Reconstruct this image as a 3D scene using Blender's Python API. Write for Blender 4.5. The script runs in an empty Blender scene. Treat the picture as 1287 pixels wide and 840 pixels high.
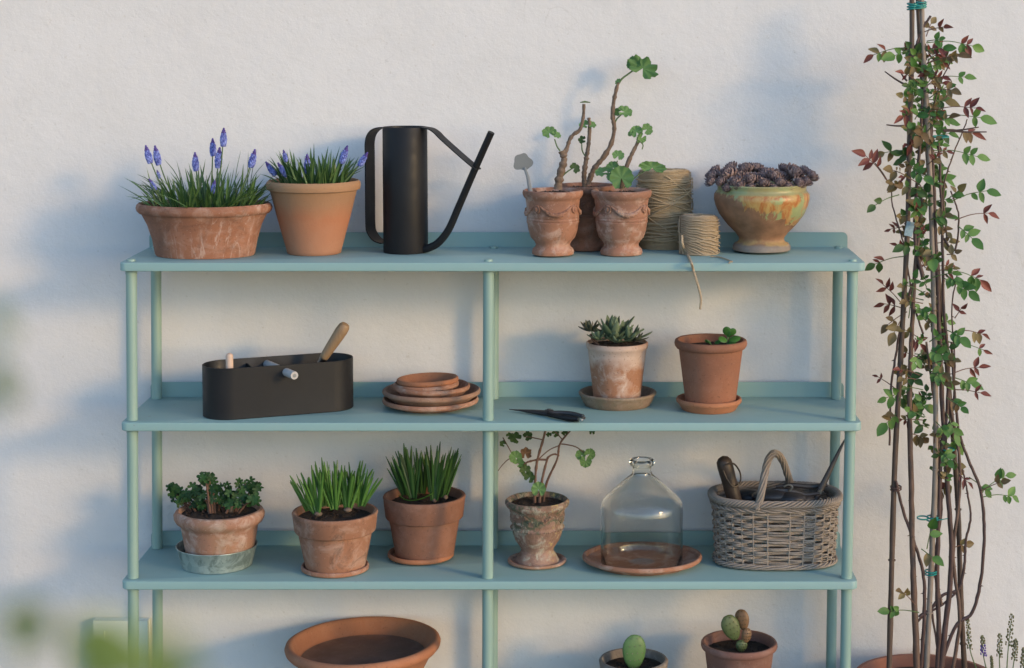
import bpy, math, random
from mathutils import Vector, Matrix, noise
from math import sin, cos, pi, radians, sqrt
random.seed(7)
S = bpy.context.scene
C = S.collection

# ------------------------------------------------------------------ camera
FPX, CX, CY = 2350.0, 737.0, 204.0          # focal length and principal point in photograph pixels
TH = radians(4.28)
CAM = Vector((0, -3.5, 1.5))
cd = bpy.data.cameras.new('camera'); cam = bpy.data.objects.new('camera', cd); C.objects.link(cam)
S.camera = cam
cam.location = CAM; cam.rotation_euler = (pi/2 - TH, 0, 0)
cd.sensor_width = 36; cd.lens = FPX/1287*36
cd.shift_x = -(CX-643.5)/1287; cd.shift_y = -(420-CY)/1287
cd.clip_start = 0.05; cd.clip_end = 500
cd.dof.use_dof = True; cd.dof.focus_distance = 3.60; cd.dof.aperture_fstop = 3.6

# ------------------------------------------------------------------ light
SUN_AZ, SUN_EL = 125.0, 14.0                 # clockwise from +Y; the wall faces -Y
w = bpy.data.worlds.new('World'); S.world = w; w.use_nodes = True
nt = w.node_tree; nt.nodes.clear()
bg = nt.nodes.new('ShaderNodeBackground'); sk = nt.nodes.new('ShaderNodeTexSky'); wo = nt.nodes.new('ShaderNodeOutputWorld')
sk.sky_type = 'NISHITA'; sk.sun_disc = False
sk.sun_elevation = radians(SUN_EL); sk.sun_rotation = radians(SUN_AZ)
sk.air_density = 1.0; sk.dust_density = 0.5; sk.ozone_density = 2.6
bg.inputs['Strength'].default_value = 0.15
nt.links.new(sk.outputs[0], bg.inputs[0]); nt.links.new(bg.outputs[0], wo.inputs[0])
sl = bpy.data.lights.new('sun', 'SUN'); so = bpy.data.objects.new('sun', sl); C.objects.link(so)
sl.energy = 0.66; sl.angle = radians(8.0); sl.color = (1.0, 0.63, 0.24)
a = radians(SUN_AZ); e = radians(SUN_EL)
sd = Vector((sin(a)*cos(e), cos(a)*cos(e), sin(e)))
so.rotation_euler = sd.to_track_quat('Z', 'Y').to_euler(); so.location = (3, -3, 4)
S.view_settings.view_transform = 'Standard'; S.view_settings.look = 'None'
S.view_settings.exposure = 1.40; S.view_settings.gamma = 1
S.render.engine = 'CYCLES'
S.cycles.max_bounces = 10; S.cycles.transmission_bounces = 10; S.cycles.diffuse_bounces = 4

# ------------------------------------------------------------------ measuring helpers
FW = Vector((0, cos(TH), -sin(TH))); UP = Vector((0, sin(TH), cos(TH))); RT = Vector((1, 0, 0))
def ray(px, py): return FW + RT*((px-CX)/FPX) - UP*((py-CY)/FPX)
def W(px, py, Y):                            # the point seen at a pixel, at distance Y
    d = ray(px, py); return CAM + d*((Y-CAM.y)/d.y)
def G(px, py, z):                            # the point seen at a pixel, on the level z
    d = ray(px, py); return CAM + d*((z-CAM.z)/d.z)
def mpp(Y, py=450): return (W(0, py, Y)-CAM).dot(FW)/FPX

# ------------------------------------------------------------------ mesh helpers
class MB:
    def __init__(s): s.v = []; s.f = []; s.fm = []; s.m = 0
    def add(s, vs, fs):
        n = len(s.v); s.v += [tuple(p) for p in vs]
        for f in fs: s.f.append(tuple(i+n for i in f)); s.fm.append(s.m)
    def box(s, c, d, rot=None):
        R = rot or Matrix.Identity(3); c = Vector(c)
        vs = [c + R @ Vector((x*d[0]/2, y*d[1]/2, z*d[2]/2)) for x in (-1,1) for y in (-1,1) for z in (-1,1)]
        s.add(vs, [(0,1,3,2),(4,6,7,5),(0,4,5,1),(2,3,7,6),(0,2,6,4),(1,5,7,3)])
    def tube(s, pts, r, n=8, cap=True, flat=None, twist=0.0, up=None):
        pts = [Vector(p) for p in pts]; N = len(pts)
        rs = r if isinstance(r, (list, tuple)) else [r]*N
        if len(rs) != N:
            rs = [rs[int(i*(len(rs)-1)/(N-1))]+(rs[min(len(rs)-1,int(i*(len(rs)-1)/(N-1))+1)]-rs[int(i*(len(rs)-1)/(N-1))])*((i*(len(rs)-1)/(N-1))%1) for i in range(N)]
        t0 = (pts[1]-pts[0]).normalized()
        u = Vector(up) if up else (Vector((0,0,1)) if abs(t0.z) < .9 else Vector((1,0,0)))
        u = (u - t0*u.dot(t0)).normalized()
        vs = []
        for i in range(N):
            t = (pts[min(i+1,N-1)]-pts[max(i-1,0)])
            t = t.normalized() if t.length > 1e-9 else t0
            u = (u - t*u.dot(t)); u = u.normalized() if u.length > 1e-6 else t.orthogonal().normalized()
            b = t.cross(u)
            fl = flat or 1.0
            for k in range(n):
                a = 2*pi*k/n + twist*i
                vs.append(pts[i] + u*(cos(a)*rs[i]) + b*(sin(a)*rs[i]*fl))
        fs = [(i*n+k, i*n+(k+1)%n, (i+1)*n+(k+1)%n, (i+1)*n+k) for i in range(N-1) for k in range(n)]
        if cap: fs += [tuple(range(n))[::-1], tuple((N-1)*n+k for k in range(n))]
        s.add(vs, fs)
    def loop(s, pts, r, n=6, flat=1.0, up=(0,0,1)):      # closed tube
        pts = [Vector(p) for p in pts]; N = len(pts); U = Vector(up); vs = []
        for i in range(N):
            t = (pts[(i+1)%N]-pts[i-1]).normalized(); u = (U-t*U.dot(t)).normalized(); b = t.cross(u)
            for k in range(n):
                a = 2*pi*k/n; vs.append(pts[i]+u*(cos(a)*r)+b*(sin(a)*r*flat))
        s.add(vs, [(i*n+k, i*n+(k+1)%n, ((i+1)%N)*n+(k+1)%n, ((i+1)%N)*n+k) for i in range(N) for k in range(n)])
    def lathe(s, prof, n=72, oval=1.0, wob=0.0, seed=0, c=(0,0,0), lean=(0,0)):
        N = len(prof); vs = []; c = Vector(c)
        zmax = max(abs(p[1]) for p in prof) or 1
        for (r, z) in prof:
            for k in range(n):
                a = 2*pi*k/n
                q = 1.0
                if wob and r > 0: q = 1 + wob*noise.noise(Vector((cos(a)*1.6+seed*9.1, sin(a)*1.6, z*14)))
                zz = z + (wob*.8*r*noise.noise(Vector((cos(a)*1.3, sin(a)*1.3+seed*5, 3.1))) if z > .3*zmax else 0)
                vs.append(c+Vector((r*q*cos(a)+lean[0]*z, r*q*sin(a)*oval+lean[1]*z, zz)))
        s.add(vs, [(i*n+k, i*n+(k+1)%n, (i+1)*n+(k+1)%n, (i+1)*n+k) for i in range(N-1) for k in range(n)])
    def ball(s, c, r, n=8, m=5, sc=(1,1,1), R=None):
        c = Vector(c); R = R or Matrix.Identity(3); vs = []
        vs.append(c+R@Vector((0,0,r*sc[2])))
        for j in range(1, m):
            t = pi*j/m
            for k in range(n):
                a = 2*pi*k/n; vs.append(c+R@Vector((r*sin(t)*cos(a)*sc[0], r*sin(t)*sin(a)*sc[1], r*cos(t)*sc[2])))
        vs.append(c+R@Vector((0,0,-r*sc[2])))
        fs = [(0, 1+k, 1+(k+1)%n) for k in range(n)]
        for j in range(m-2):
            for k in range(n): fs.append((1+j*n+k, 1+(j+1)*n+k, 1+(j+1)*n+(k+1)%n, 1+j*n+(k+1)%n))
        L = 1+(m-1)*n
        fs += [(L, 1+(m-2)*n+(k+1)%n, 1+(m-2)*n+k) for k in range(n)]
        s.add(vs, fs)
    def leafstrip(s, pts, wid, side, fold=0.25):         # ribbon leaf along pts; wid list in m; side vector; folded along the midrib
        pts = [Vector(p) for p in pts]; N = len(pts); vs = []
        side = Vector(side)
        for i, p in enumerate(pts):
            t = (pts[min(i+1,N-1)]-pts[max(i-1,0)]).normalized()
            sd_ = (side - t*side.dot(t)); sd_ = sd_.normalized() if sd_.length > 1e-5 else t.orthogonal().normalized()
            nn = t.cross(sd_)
            h = wid[i]/2
            vs += [p - sd_*h + nn*h*fold, p, p + sd_*h + nn*h*fold]
        s.add(vs, [f for i in range(N-1) for f in ((i*3, i*3+1, i*3+4, i*3+3), (i*3+1, i*3+2, i*3+5, i*3+4))])
    def mesh(s, name, mats, smooth=True, angle=40):
        me = bpy.data.meshes.new(name); me.from_pydata(s.v, [], s.f); me.validate()
        mats = mats if isinstance(mats, (list, tuple)) else [mats]
        for m in mats: me.materials.append(m)
        if len(mats) > 1 and len(me.polygons) == len(s.fm):
            me.polygons.foreach_set('material_index', s.fm)
        if smooth:
            me.polygons.foreach_set('use_smooth', [True]*len(me.polygons))
            me.set_sharp_from_angle(angle=radians(angle))
        me.update(); return me
    def obj(s, name, mats, parent=None, smooth=True, angle=40, loc=None):
        o = bpy.data.objects.new(name, s.mesh(name, mats, smooth, angle)); C.objects.link(o)
        if parent: o.parent = parent
        if loc is not None: o.location = loc
        return o

def thing(name, label, cat, loc=(0,0,0), group=None):
    o = bpy.data.objects.new(name, None); C.objects.link(o); o.location = loc; o.empty_display_size = .02
    return tag(o, label, cat, group)
def tag(o, label, cat, group=None):
    o['label'] = label; o['category'] = cat
    if group: o['group'] = group
    return o
def inst(me, name, parent, M):
    o = bpy.data.objects.new(name, me); C.objects.link(o); o.parent = parent; o.matrix_local = M; return o
def spline(pts, k=5):                        # Catmull-Rom through the points
    P = [Vector(p) for p in pts]; P = [P[0]*2-P[1]] + P + [P[-1]*2-P[-2]]; out = []
    for i in range(1, len(P)-2):
        for j in range(k):
            t = j/k; a, b, c, d = P[i-1], P[i], P[i+1], P[i+2]
            out.append(.5*((2*b)+(c-a)*t+(2*a-5*b+4*c-d)*t*t+(3*b-a-3*c+d)*t**3))
    out.append(P[-2]); return out
def frame(origin, z, x, sc=1.0):             # matrix whose local Z points along z, X near x
    z = Vector(z).normalized(); x = Vector(x); x = (x-z*x.dot(z))
    x = x.normalized() if x.length > 1e-5 else z.orthogonal().normalized(); y = z.cross(x)
    M = Matrix(((x.x, y.x, z.x), (x.y, y.y, z.y), (x.z, y.z, z.z))).to_4x4()
    return Matrix.Translation(origin) @ M @ Matrix.Scale(sc, 4)

# ------------------------------------------------------------------ materials
class NT:
    def __init__(s, name):
        s.m = bpy.data.materials.new(name); s.m.use_nodes = True; s.t = s.m.node_tree
        s.b = s.t.nodes['Principled BSDF']; s.o = s.t.nodes['Material Output']
        s.tc = s.t.nodes.new('ShaderNodeTexCoord')
    def n(s, k, **kw):
        x = s.t.nodes.new(k)
        for a, v in kw.items(): setattr(x, a, v)
        return x
    def l(s, a, b): s.t.links.new(a, b)
    def noise(s, scale, detail=6, rough=.6, vec=None, dist=0, sc=None):
        x = s.n('ShaderNodeTexNoise'); x.inputs['Scale'].default_value = scale; x.inputs['Detail'].default_value = detail
        x.inputs['Roughness'].default_value = rough; x.inputs['Distortion'].default_value = dist
        v = vec or s.tc.outputs['Object']
        if sc:
            mp = s.n('ShaderNodeMapping'); mp.inputs['Scale'].default_value = sc; s.l(v, mp.inputs[0]); v = mp.outputs[0]
        s.l(v, x.inputs['Vector']); return x.outputs['Fac']
    def ramp(s, fac, stops, interp='LINEAR'):
        x = s.n('ShaderNodeValToRGB'); cr = x.color_ramp; cr.interpolation = interp
        while len(cr.elements) > 1: cr.elements.remove(cr.elements[-1])
        for i, (p, c) in enumerate(stops):
            el = cr.elements[0] if i == 0 else cr.elements.new(p)
            el.position = p; c = c if isinstance(c, (tuple, list)) else (c, c, c); el.color = (*c[:3], 1)
        s.l(fac, x.inputs[0]); return x.outputs[0]
    def mix(s, fac, a, b, mode='MIX'):
        x = s.n('ShaderNodeMix', data_type='RGBA', blend_type=mode)
        for sock, v in ((x.inputs[0], fac), (x.inputs[6], a), (x.inputs[7], b)):
            if isinstance(v, (int, float)): sock.default_value = v if sock == x.inputs[0] else (v, v, v, 1)
            elif isinstance(v, (tuple, list)): sock.default_value = (*v[:3], 1)
            else: s.l(v, sock)
        return x.outputs[2]
    def math(s, op, a, b=0.0, clamp=False):
        x = s.n('ShaderNodeMath', operation=op, use_clamp=clamp)
        for sock, v in ((x.inputs[0], a), (x.inputs[1], b)):
            if isinstance(v, (int, float)): sock.default_value = v
            else: s.l(v, sock)
        return x.outputs[0]
    def sep(s, v=None):
        x = s.n('ShaderNodeSeparateXYZ'); s.l(v or s.tc.outputs['Object'], x.inputs[0]); return x.outputs
    def bump(s, h, strength, dist=.002, normal=None):
        x = s.n('ShaderNodeBump'); x.inputs['Strength'].default_value = strength; x.inputs['Distance'].default_value = dist
        s.l(h, x.inputs['Height'])
        if normal: s.l(normal, x.inputs['Normal'])
        return x.outputs[0]
    def out(s, col, rough=.7, normal=None, **kw):
        for k, v in (('Base Color', col), ('Roughness', rough)):
            if isinstance(v, (int, float)): s.b.inputs[k].default_value = v
            elif isinstance(v, (tuple, list)): s.b.inputs[k].default_value = (*v[:3], 1)
            else: s.l(v, s.b.inputs[k])
        if normal: s.l(normal, s.b.inputs['Normal'])
        for k, v in kw.items():
            s.b.inputs[k.replace('_', ' ')].default_value = v
        return s.m

def terracotta(name, base_, dark=None, pale=(.62,.50,.42), pale_amt=.35, streak=0.0, soot=0.0, green=0.0, bands=0.0, sc=1.0, rough=.85, bump=.35):
    t = NT(name); base = tuple(c*k for c, k in zip(base_, (.75, .735, .72))); dark = tuple(c*.76 for c in dark) if dark else tuple(c*.55 for c in base); pale = tuple(c*k for c, k in zip(pale, (.84, .82, .82)))
    pale_amt = min(.95, pale_amt*1.1); n1 = t.noise(9*sc, 6, .6); n2 = t.noise(34*sc, 8, .65, dist=.6); n3 = t.noise(420, 3, .6)
    col = t.mix(t.ramp(n1, [(.35, 0), (.62, 1)]), dark, base)
    col = t.mix(.35, col, base)
    hot = tuple(min(1, c*k) for c, k in zip(base, (1.15, 1.0, .85)))
    col = t.mix(t.ramp(t.noise(5*sc, 3, .5), [(.45, 0), (.6, .6)]), col, hot)
    if bands:                                            # broad firing bands
        z = t.sep()[2]
        bn = t.math('SINE', t.math('ADD', t.math('MULTIPLY', z, 55), t.math('MULTIPLY', n1, 5)))
        col = t.mix(t.math('MULTIPLY', t.ramp(bn, [(.0, 0), (.9, 1)]), bands), col, pale)
    pa = t.math('MULTIPLY', t.ramp(n2, [(.48, 0), (.68, 1)]), pale_amt)
    col = t.mix(pa, col, pale)
    if streak:                                           # lime run marks
        v = t.noise(16, 5, .62, sc=(1, 1, .22), dist=1.6)
        band = t.math('SUBTRACT', 1, t.math('MULTIPLY', t.math('ABSOLUTE', t.math('SUBTRACT', v, .5)), 38), clamp=True)
        msk = t.math('MULTIPLY', band, t.ramp(t.noise(8, 2, .5), [(.50, 0), (.60, 1)]))
        col = t.mix(t.math('MULTIPLY', msk, streak), col, pale)
    if soot:
        col = t.mix(t.math('MULTIPLY', t.ramp(t.noise(22, 8, .7, dist=1), [(.52, 0), (.66, 1)]), soot), col, (.05, .035, .025))
    if green:
        col = t.mix(t.math('MULTIPLY', t.ramp(t.noise(17, 8, .7, dist=.8), [(.47, 0), (.62, 1)]), green), col, (.10, .13, .07))
    sp = t.ramp(t.noise(230, 2, .5), [(.30, 0), (.36, 1)])
    col = t.mix(t.math('MULTIPLY', t.math('SUBTRACT', 1, sp), .5), col, tuple(c*.4 for c in base))
    sp2 = t.ramp(t.noise(300, 2, .5), [(.68, 0), (.74, 1)])
    col = t.mix(t.math('MULTIPLY', sp2, .5), col, pale)
    z = t.n('ShaderNodeTexWave'); 
    h = t.math('ADD', t.math('MULTIPLY', n3, .25), t.math('MULTIPLY', t.noise(60, 6, .6), .8))
    rings = t.noise(1, 3, .5, sc=(3, 3, 260))            # throwing rings
    t.t.nodes.remove(z)
    nb = t.bump(rings, .10, .002, t.bump(h, bump, .0022))
    return t.out(col, rough, nb)

def banded_pot():
    m_ = M_POT2; tr_ = m_.node_tree; b_ = tr_.nodes['Principled BSDF']; src = b_.inputs['Base Color'].links[0].from_socket
    tc_ = tr_.nodes.new('ShaderNodeTexCoord'); sp_ = tr_.nodes.new('ShaderNodeSeparateXYZ'); nz = tr_.nodes.new('ShaderNodeTexNoise'); nz.inputs['Scale'].default_value = 14
    ad = tr_.nodes.new('ShaderNodeMath'); ad.operation = 'MULTIPLY_ADD'; ad.inputs[1].default_value = .05
    tr_.links.new(tc_.outputs['Object'], sp_.inputs[0]); tr_.links.new(tc_.outputs['Object'], nz.inputs['Vector'])
    tr_.links.new(nz.outputs['Fac'], ad.inputs[0]); tr_.links.new(sp_.outputs[2], ad.inputs[2])
    rp_ = tr_.nodes.new('ShaderNodeValToRGB'); cr = rp_.color_ramp; mul = tr_.nodes.new('ShaderNodeMath'); mul.operation = 'MULTIPLY'; mul.inputs[1].default_value = 5.5
    tr_.links.new(ad.outputs[0], mul.inputs[0]); tr_.links.new(mul.outputs[0], rp_.inputs[0])
    for i_, (p_, c_) in enumerate(((.08,(.30,.20,.15)),(.16,(.34,.165,.10)),(.42,(.37,.155,.085)),(.53,(.385,.145,.072)),(.70,(.33,.18,.10)),(.95,(.32,.19,.10)))):
        el = cr.elements[i_] if i_ < 2 else cr.elements.new(p_); el.position = p_; el.color = (*c_, 1)
    mx = tr_.nodes.new('ShaderNodeMix'); mx.data_type = 'RGBA'; mx.inputs[0].default_value = .72
    tr_.links.new(src, mx.inputs[6]); tr_.links.new(rp_.outputs[0], mx.inputs[7]); tr_.links.new(mx.outputs[2], b_.inputs['Base Color'])
def simple(name, col, rough=.5, var=.12, scale=40, bump=.1, metallic=0, **kw):
    t = NT(name); n = t.noise(scale, 6, .6)
    c = t.mix(n, tuple(x*(1-var*2) for x in col), tuple(min(1, x*(1+var)) for x in col))
    t.b.inputs['Metallic'].default_value = metallic
    return t.out(c, rough, t.bump(t.noise(scale*6, 4, .6), bump, .0015), **kw)

def leafmat(name, col, col2, rough=.5, trans=.25, spec=.4):
    t = NT(name)
    oi = t.n('ShaderNodeObjectInfo'); ge = t.n('ShaderNodeNewGeometry')
    rnd = t.math('FRACT', t.math('ADD', oi.outputs['Random'], t.math('MULTIPLY', ge.outputs['Random Per Island'], 3.7)))
    f = t.math('ADD', t.math('MULTIPLY', rnd, .7), t.math('MULTIPLY', t.noise(90, 3, .6), .3))
    c = t.mix(t.ramp(f, [(.15, 0), (.85, 1)]), col, col2)
    t.out(c, rough, t.bump(t.noise(220, 3, .6), .25, .0015))
    t.b.inputs['Specular IOR Level'].default_value = spec
    tr = t.n('ShaderNodeBsdfTranslucent'); t.l(t.mix(1, c, (.9, 1, .45), 'MULTIPLY'), tr.inputs[0])
    mx = t.n('ShaderNodeMixShader'); mx.inputs[0].default_value = trans
    t.l(t.b.outputs[0], mx.inputs[1]); t.l(tr.outputs[0], mx.inputs[2]); t.l(mx.outputs[0], t.o.inputs[0])
    return t.m

# wall: painted rough render
t = NT('rough_render')
n1 = t.noise(1.3, 6, .6); n2 = t.noise(6, 8, .65, dist=.5)
c = t.mix(t.ramp(n1, [(.3, 0), (.7, 1)]), (.62, .605, .608), (.69, .673, .674))
c = t.mix(t.math('MULTIPLY', t.ramp(n2, [(.45, 0), (.72, 1)]), .45), c, (.58, .565, .56))
c = t.mix(t.math('MULTIPLY', t.ramp(t.noise(120, 2, .5), [(.70, 0), (.76, 1)]), .35), c, (.45, .41, .37))
cr_ = t.math('SUBTRACT', 1, t.math('MULTIPLY', t.math('ABSOLUTE', t.math('SUBTRACT', t.noise(3.1, 5, .55, dist=1.2), .5)), 300), clamp=True)
cr_ = t.math('MULTIPLY', cr_, t.ramp(t.noise(2.2, 2, .5), [(.6, 0), (.68, 1)]))
c = t.mix(t.math('MULTIPLY', cr_, .4), c, (.35, .32, .3))
h = t.math('ADD', t.math('MULTIPLY', t.noise(150, 5, .7), 1.0), t.math('MULTIPLY', t.noise(330, 3, .6), .5))
h2 = t.math('ADD', t.noise(28, 6, .6), t.math('MULTIPLY', t.noise(7, 4, .6), 2.0))
nb = t.bump(h, .34, .0022, t.bump(h2, .16, .006))
M_WALL = t.out(c, .93, nb)

t = NT('garden_ground'); c = t.mix(t.noise(5, 8, .6), (.09, .065, .035), (.14, .10, .055))
M_GROUND = t.out(c, .9, t.bump(t.noise(60, 8, .7), .4, .01))

t = NT('aqua_powder_coat')
c = t.mix(t.noise(3, 4, .5), (.215, .345, .335), (.24, .37, .36))
du = t.ramp(t.noise(11, 8, .7), [(.5, 0), (.75, .25)])
sp_ = t.math('MULTIPLY', t.ramp(t.noise(45, 4, .7), [(.66, 0), (.70, .5)]), t.ramp(t.noise(4, 3, .5), [(.45, 0), (.6, 1)]))
M_AQUA = t.out(t.mix(sp_, t.mix(du, c, (.31, .36, .35)), (.20, .20, .17)), t.mix(t.noise(20, 6, .6), .45, .68), t.bump(t.noise(700, 2, .5), .12, .0008))
t = NT('aqua_post_paint'); M_POST = t.out(t.mix(t.noise(5, 4, .5), (.20, .31, .28), (.25, .36, .32)), .45, t.bump(t.noise(600, 2, .5), .1, .0008))

M_OVAL = terracotta('terracotta_oval_planter', (.36,.165,.10), (.22,.095,.06), pale=(.55,.40,.33), pale_amt=.35, streak=.7, soot=.3)
M_POT2 = terracotta('terracotta_round_pot', (.44,.215,.115), (.33,.18,.085), pale=(.50,.33,.20), pale_amt=.35, sc=.7)
banded_pot()
M_URN = terracotta('weathered_terracotta_urn', (.42,.205,.13), (.25,.115,.075), pale=(.60,.44,.36), pale_amt=.65, soot=.45)
M_URN3 = terracotta('limy_terracotta_urn', (.40,.20,.135), (.22,.11,.075), pale=(.62,.47,.39), pale_amt=.5, soot=.3, sc=1.4, green=.12)
M_URN2 = terracotta('dark_terracotta_urn', (.30,.14,.09), (.16,.08,.05), pale=(.45,.32,.26), pale_amt=.3, soot=.4)
M_SAUC = terracotta('terracotta_saucer_clay', (.39,.19,.12), (.28,.14,.09), pale=(.56,.41,.33), pale_amt=.6, soot=.15)
M_SAUC2 = terracotta('old_brown_saucer_clay', (.34,.20,.14), (.24,.14,.10), pale=(.50,.36,.28), pale_amt=.4)
M_WHITEWASH = terracotta('salt_bloomed_terracotta', (.45,.23,.14), (.36,.17,.10), pale=(.66,.53,.45), pale_amt=.9, bands=.75, sc=.8)
M_GREYSAUC = terracotta('mossy_grey_saucer_clay', (.30,.21,.155), (.18,.15,.10), pale=(.46,.37,.30), pale_amt=.4, green=.35)
M_PLAIN = terracotta('brown_terracotta_pot', (.34,.145,.085), (.24,.10,.06), pale=(.46,.27,.2), pale_amt=.12, soot=.1)
M_LIME = terracotta('limy_pink_terracotta', (.43,.24,.17), (.30,.15,.10), pale=(.60,.47,.41), pale_amt=.7, green=.25)
M_COLLAR = terracotta('orange_terracotta_pot', (.38,.19,.12), (.24,.11,.065), pale=(.54,.39,.31), pale_amt=.5, soot=.55, sc=.8)
M_COLLAR2 = terracotta('deep_terracotta_pot', (.31,.145,.095), (.21,.095,.06), pale=(.42,.26,.2), pale_amt=.2, soot=.15)
M_BOWL4 = terracotta('smooth_orange_terracotta', (.44,.19,.10), (.36,.145,.075), pale=(.52,.3,.2), pale_amt=.12, bump=.15)
M_BOWLFLOOR = terracotta('dark_bowl_floor', (.20,.105,.08), (.13,.07,.05), pale=(.3,.2,.16), pale_amt=.2)  # darker, browner clay tone for the floor of the bowl
M_ROSEPOT = terracotta('red_terracotta_tub', (.36,.15,.10), (.28,.11,.07), pale=(.46,.27,.2), pale_amt=.15)
M_DUSKY = terracotta('dusky_terracotta_pot', (.31,.155,.12), (.22,.10,.08), pale=(.44,.3,.25), pale_amt=.3)
M_GREYPOT = terracotta('grey_concrete_pot', (.27,.235,.21), (.17,.15,.13), pale=(.42,.39,.36), pale_amt=.5)

def urn_patina():
    t = NT('anduze_patina'); 
    c = t.mix(t.ramp(t.noise(14, 8, .7), [(.38, 0), (.6, 1)]), (.19,.105,.07), (.36,.22,.165))
    c = t.mix(t.ramp(t.noise(38, 8, .75, dist=1), [(.50, 0), (.60, .9)]), c, (.43,.38,.30))
    z = t.sep()[2]
    up = t.ramp(t.math('ADD', t.math('MULTIPLY', z, 8), t.math('MULTIPLY', t.noise(20, 5, .6), .8)), [(.80, 0), (1.0, 1)])
    g = t.math('MULTIPLY', t.ramp(t.noise(48, 8, .75, dist=1), [(.49, 0), (.56, .85)]), up)
    c = t.mix(g, c, (.07, .10, .06))
    y = t.math('MULTIPLY', t.ramp(t.noise(22, 6, .6), [(.55, 0), (.6, .8)]), t.ramp(t.sep()[0], [(.47, 0), (.53, 1)]))
    y2 = t.math('MULTIPLY', t.ramp(t.noise(55, 6, .7), [(.56, 0), (.62, .7)]), t.ramp(t.math('MULTIPLY', t.sep()[0], 20), [(.3, 0), (.6, 1)]))
    c = t.mix(y2, c, (.50, .38, .12))
    return t.out(c, .8, t.bump(t.noise(110, 8, .75), .9, .005))
M_PATINA = urn_patina()

def glaze():
    t = NT('runny_ochre_glaze'); x, y, z = t.sep()[0], t.sep()[1], t.sep()[2]
    clay = t.mix(t.ramp(t.noise(40, 6, .6), [(.35, 0), (.65, 1)]), (.18, .092, .048), (.28, .145, .08))
    nd = t.noise(34, 8, .72, sc=(1, 1, .5), dist=1.2)
    # glaze runs from the top and down the right side
    lim = t.math('ADD', t.math('MULTIPLY', z, 22.0), t.math('MULTIPLY', x, 9))
    cov = t.ramp(t.math('ADD', lim, t.math('MULTIPLY', nd, 1.1)), [(.0, 0), (1.0, 1)])
    msk = t.ramp(cov, [(0, 0), (1, 1)])
    v = t.math('ADD', lim, t.math('MULTIPLY', nd, 2.6))
    mm = t.n('ShaderNodeMapRange'); mm.inputs['From Min'].default_value = 3.08; mm.inputs['From Max'].default_value = 3.13
    t.l(v, mm.inputs['Value']); m1 = mm.outputs[0]
    gl = t.mix(t.ramp(t.noise(30, 8, .7, sc=(1, 1, .5), dist=1.5), [(.42, 0), (.5, .6), (.58, 1)]), (.34, .115, .028), (.42, .28, .10))
    gl = t.mix(t.ramp(t.noise(24, 6, .6, dist=.6, sc=(1.0, 1, .8)), [(.53, 0), (.58, .85)]), gl, (.24, .31, .14))
    gl = t.mix(t.ramp(t.noise(60, 5, .7), [(.6, 0), (.66, .6)]), gl, (.16, .06, .02))
    col = t.mix(m1, clay, gl)
    # pale green lip, grey worn foot with yellow splashes above it
    mr = t.n('ShaderNodeMapRange'); mr.inputs['From Min'].default_value = .1195; mr.inputs['From Max'].default_value = .1225
    t.l(t.math('ADD', z, t.math('MULTIPLY', t.noise(15, 3, .5), .004)), mr.inputs['Value'])
    col = t.mix(t.math('MULTIPLY', mr.outputs[0], .75), col, (.25, .27, .13))
    mf = t.n('ShaderNodeMapRange'); mf.inputs['From Min'].default_value = .046; mf.inputs['From Max'].default_value = .030
    t.l(t.math('ADD', z, t.math('MULTIPLY', t.noise(30, 4, .6), .03)), mf.inputs['Value'])
    col = t.mix(t.math('MULTIPLY', mf.outputs[0], t.ramp(t.noise(34, 5, .6), [(.45, .2), (.55, 1)])), col, (.42, .31, .12))
    mg = t.n('ShaderNodeMapRange'); mg.inputs['From Min'].default_value = .028; mg.inputs['From Max'].default_value = .024
    t.l(t.math('ADD', z, t.math('MULTIPLY', t.noise(30, 4, .6), .016)), mg.inputs['Value'])
    col = t.mix(mg.outputs[0], col, t.mix(t.noise(60, 6, .7), (.13, .10, .085), (.27, .225, .19)))
    r = t.mix(m1, .7, .38)
    hh = t.math('ADD', t.math('MULTIPLY', m1, .5), t.math('MULTIPLY', t.noise(50, 6, .6), .6))
    return t.out(col, r, t.bump(hh, .5, .002))
M_GLAZE = glaze()

M_SOIL = simple('potting_soil', (.045,.028,.020), .95, .4, 120, .9)
M_BLACK = simple('matt_black_steel', (.012,.012,.014), .42, .1, 15, .04, Specular_IOR_Level=.22)
M_BLACK2 = simple('satin_black_steel', (.015,.015,.017), .5, .1, 15, .04, Specular_IOR_Level=.25)
for mm_ in (M_BLACK, M_BLACK2):                          # dry dust and water marks on the black steel
    tr_ = mm_.node_tree; b_ = tr_.nodes['Principled BSDF']; tc_ = tr_.nodes.new('ShaderNodeTexCoord')
    nz = tr_.nodes.new('ShaderNodeTexNoise'); nz.inputs['Scale'].default_value = 24; nz.inputs['Detail'].default_value = 9; nz.inputs['Roughness'].default_value = .72
    tr_.links.new(tc_.outputs['Object'], nz.inputs['Vector'])
    mr_ = tr_.nodes.new('ShaderNodeMapRange'); mr_.inputs['From Min'].default_value = .35; mr_.inputs['From Max'].default_value = .7
    mr_.inputs['To Min'].default_value = .38; mr_.inputs['To Max'].default_value = .62; tr_.links.new(nz.outputs['Fac'], mr_.inputs['Value']); tr_.links.new(mr_.outputs[0], b_.inputs['Roughness'])
M_DIBBER = simple('pale_beech', (.58,.42,.33), .6, .06, 60, .08)
M_DOWEL = simple('grey_painted_dowel', (.42,.40,.40), .55, .06, 60, .08)
t = NT('tool_handle_ash'); wv = t.noise(30, 6, .6, sc=(8, 8, 1))
M_ASH = t.out(t.mix(wv, (.20, .12, .065), (.36, .24, .14)), .5, t.bump(wv, .2, .001))
M_STEEL = simple('worn_steel', (.30,.30,.31), .35, .15, 60, .1, metallic=1)
M_ZINC = simple('dull_zinc', (.19,.20,.205), .6, .08, 30, .1)
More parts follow.
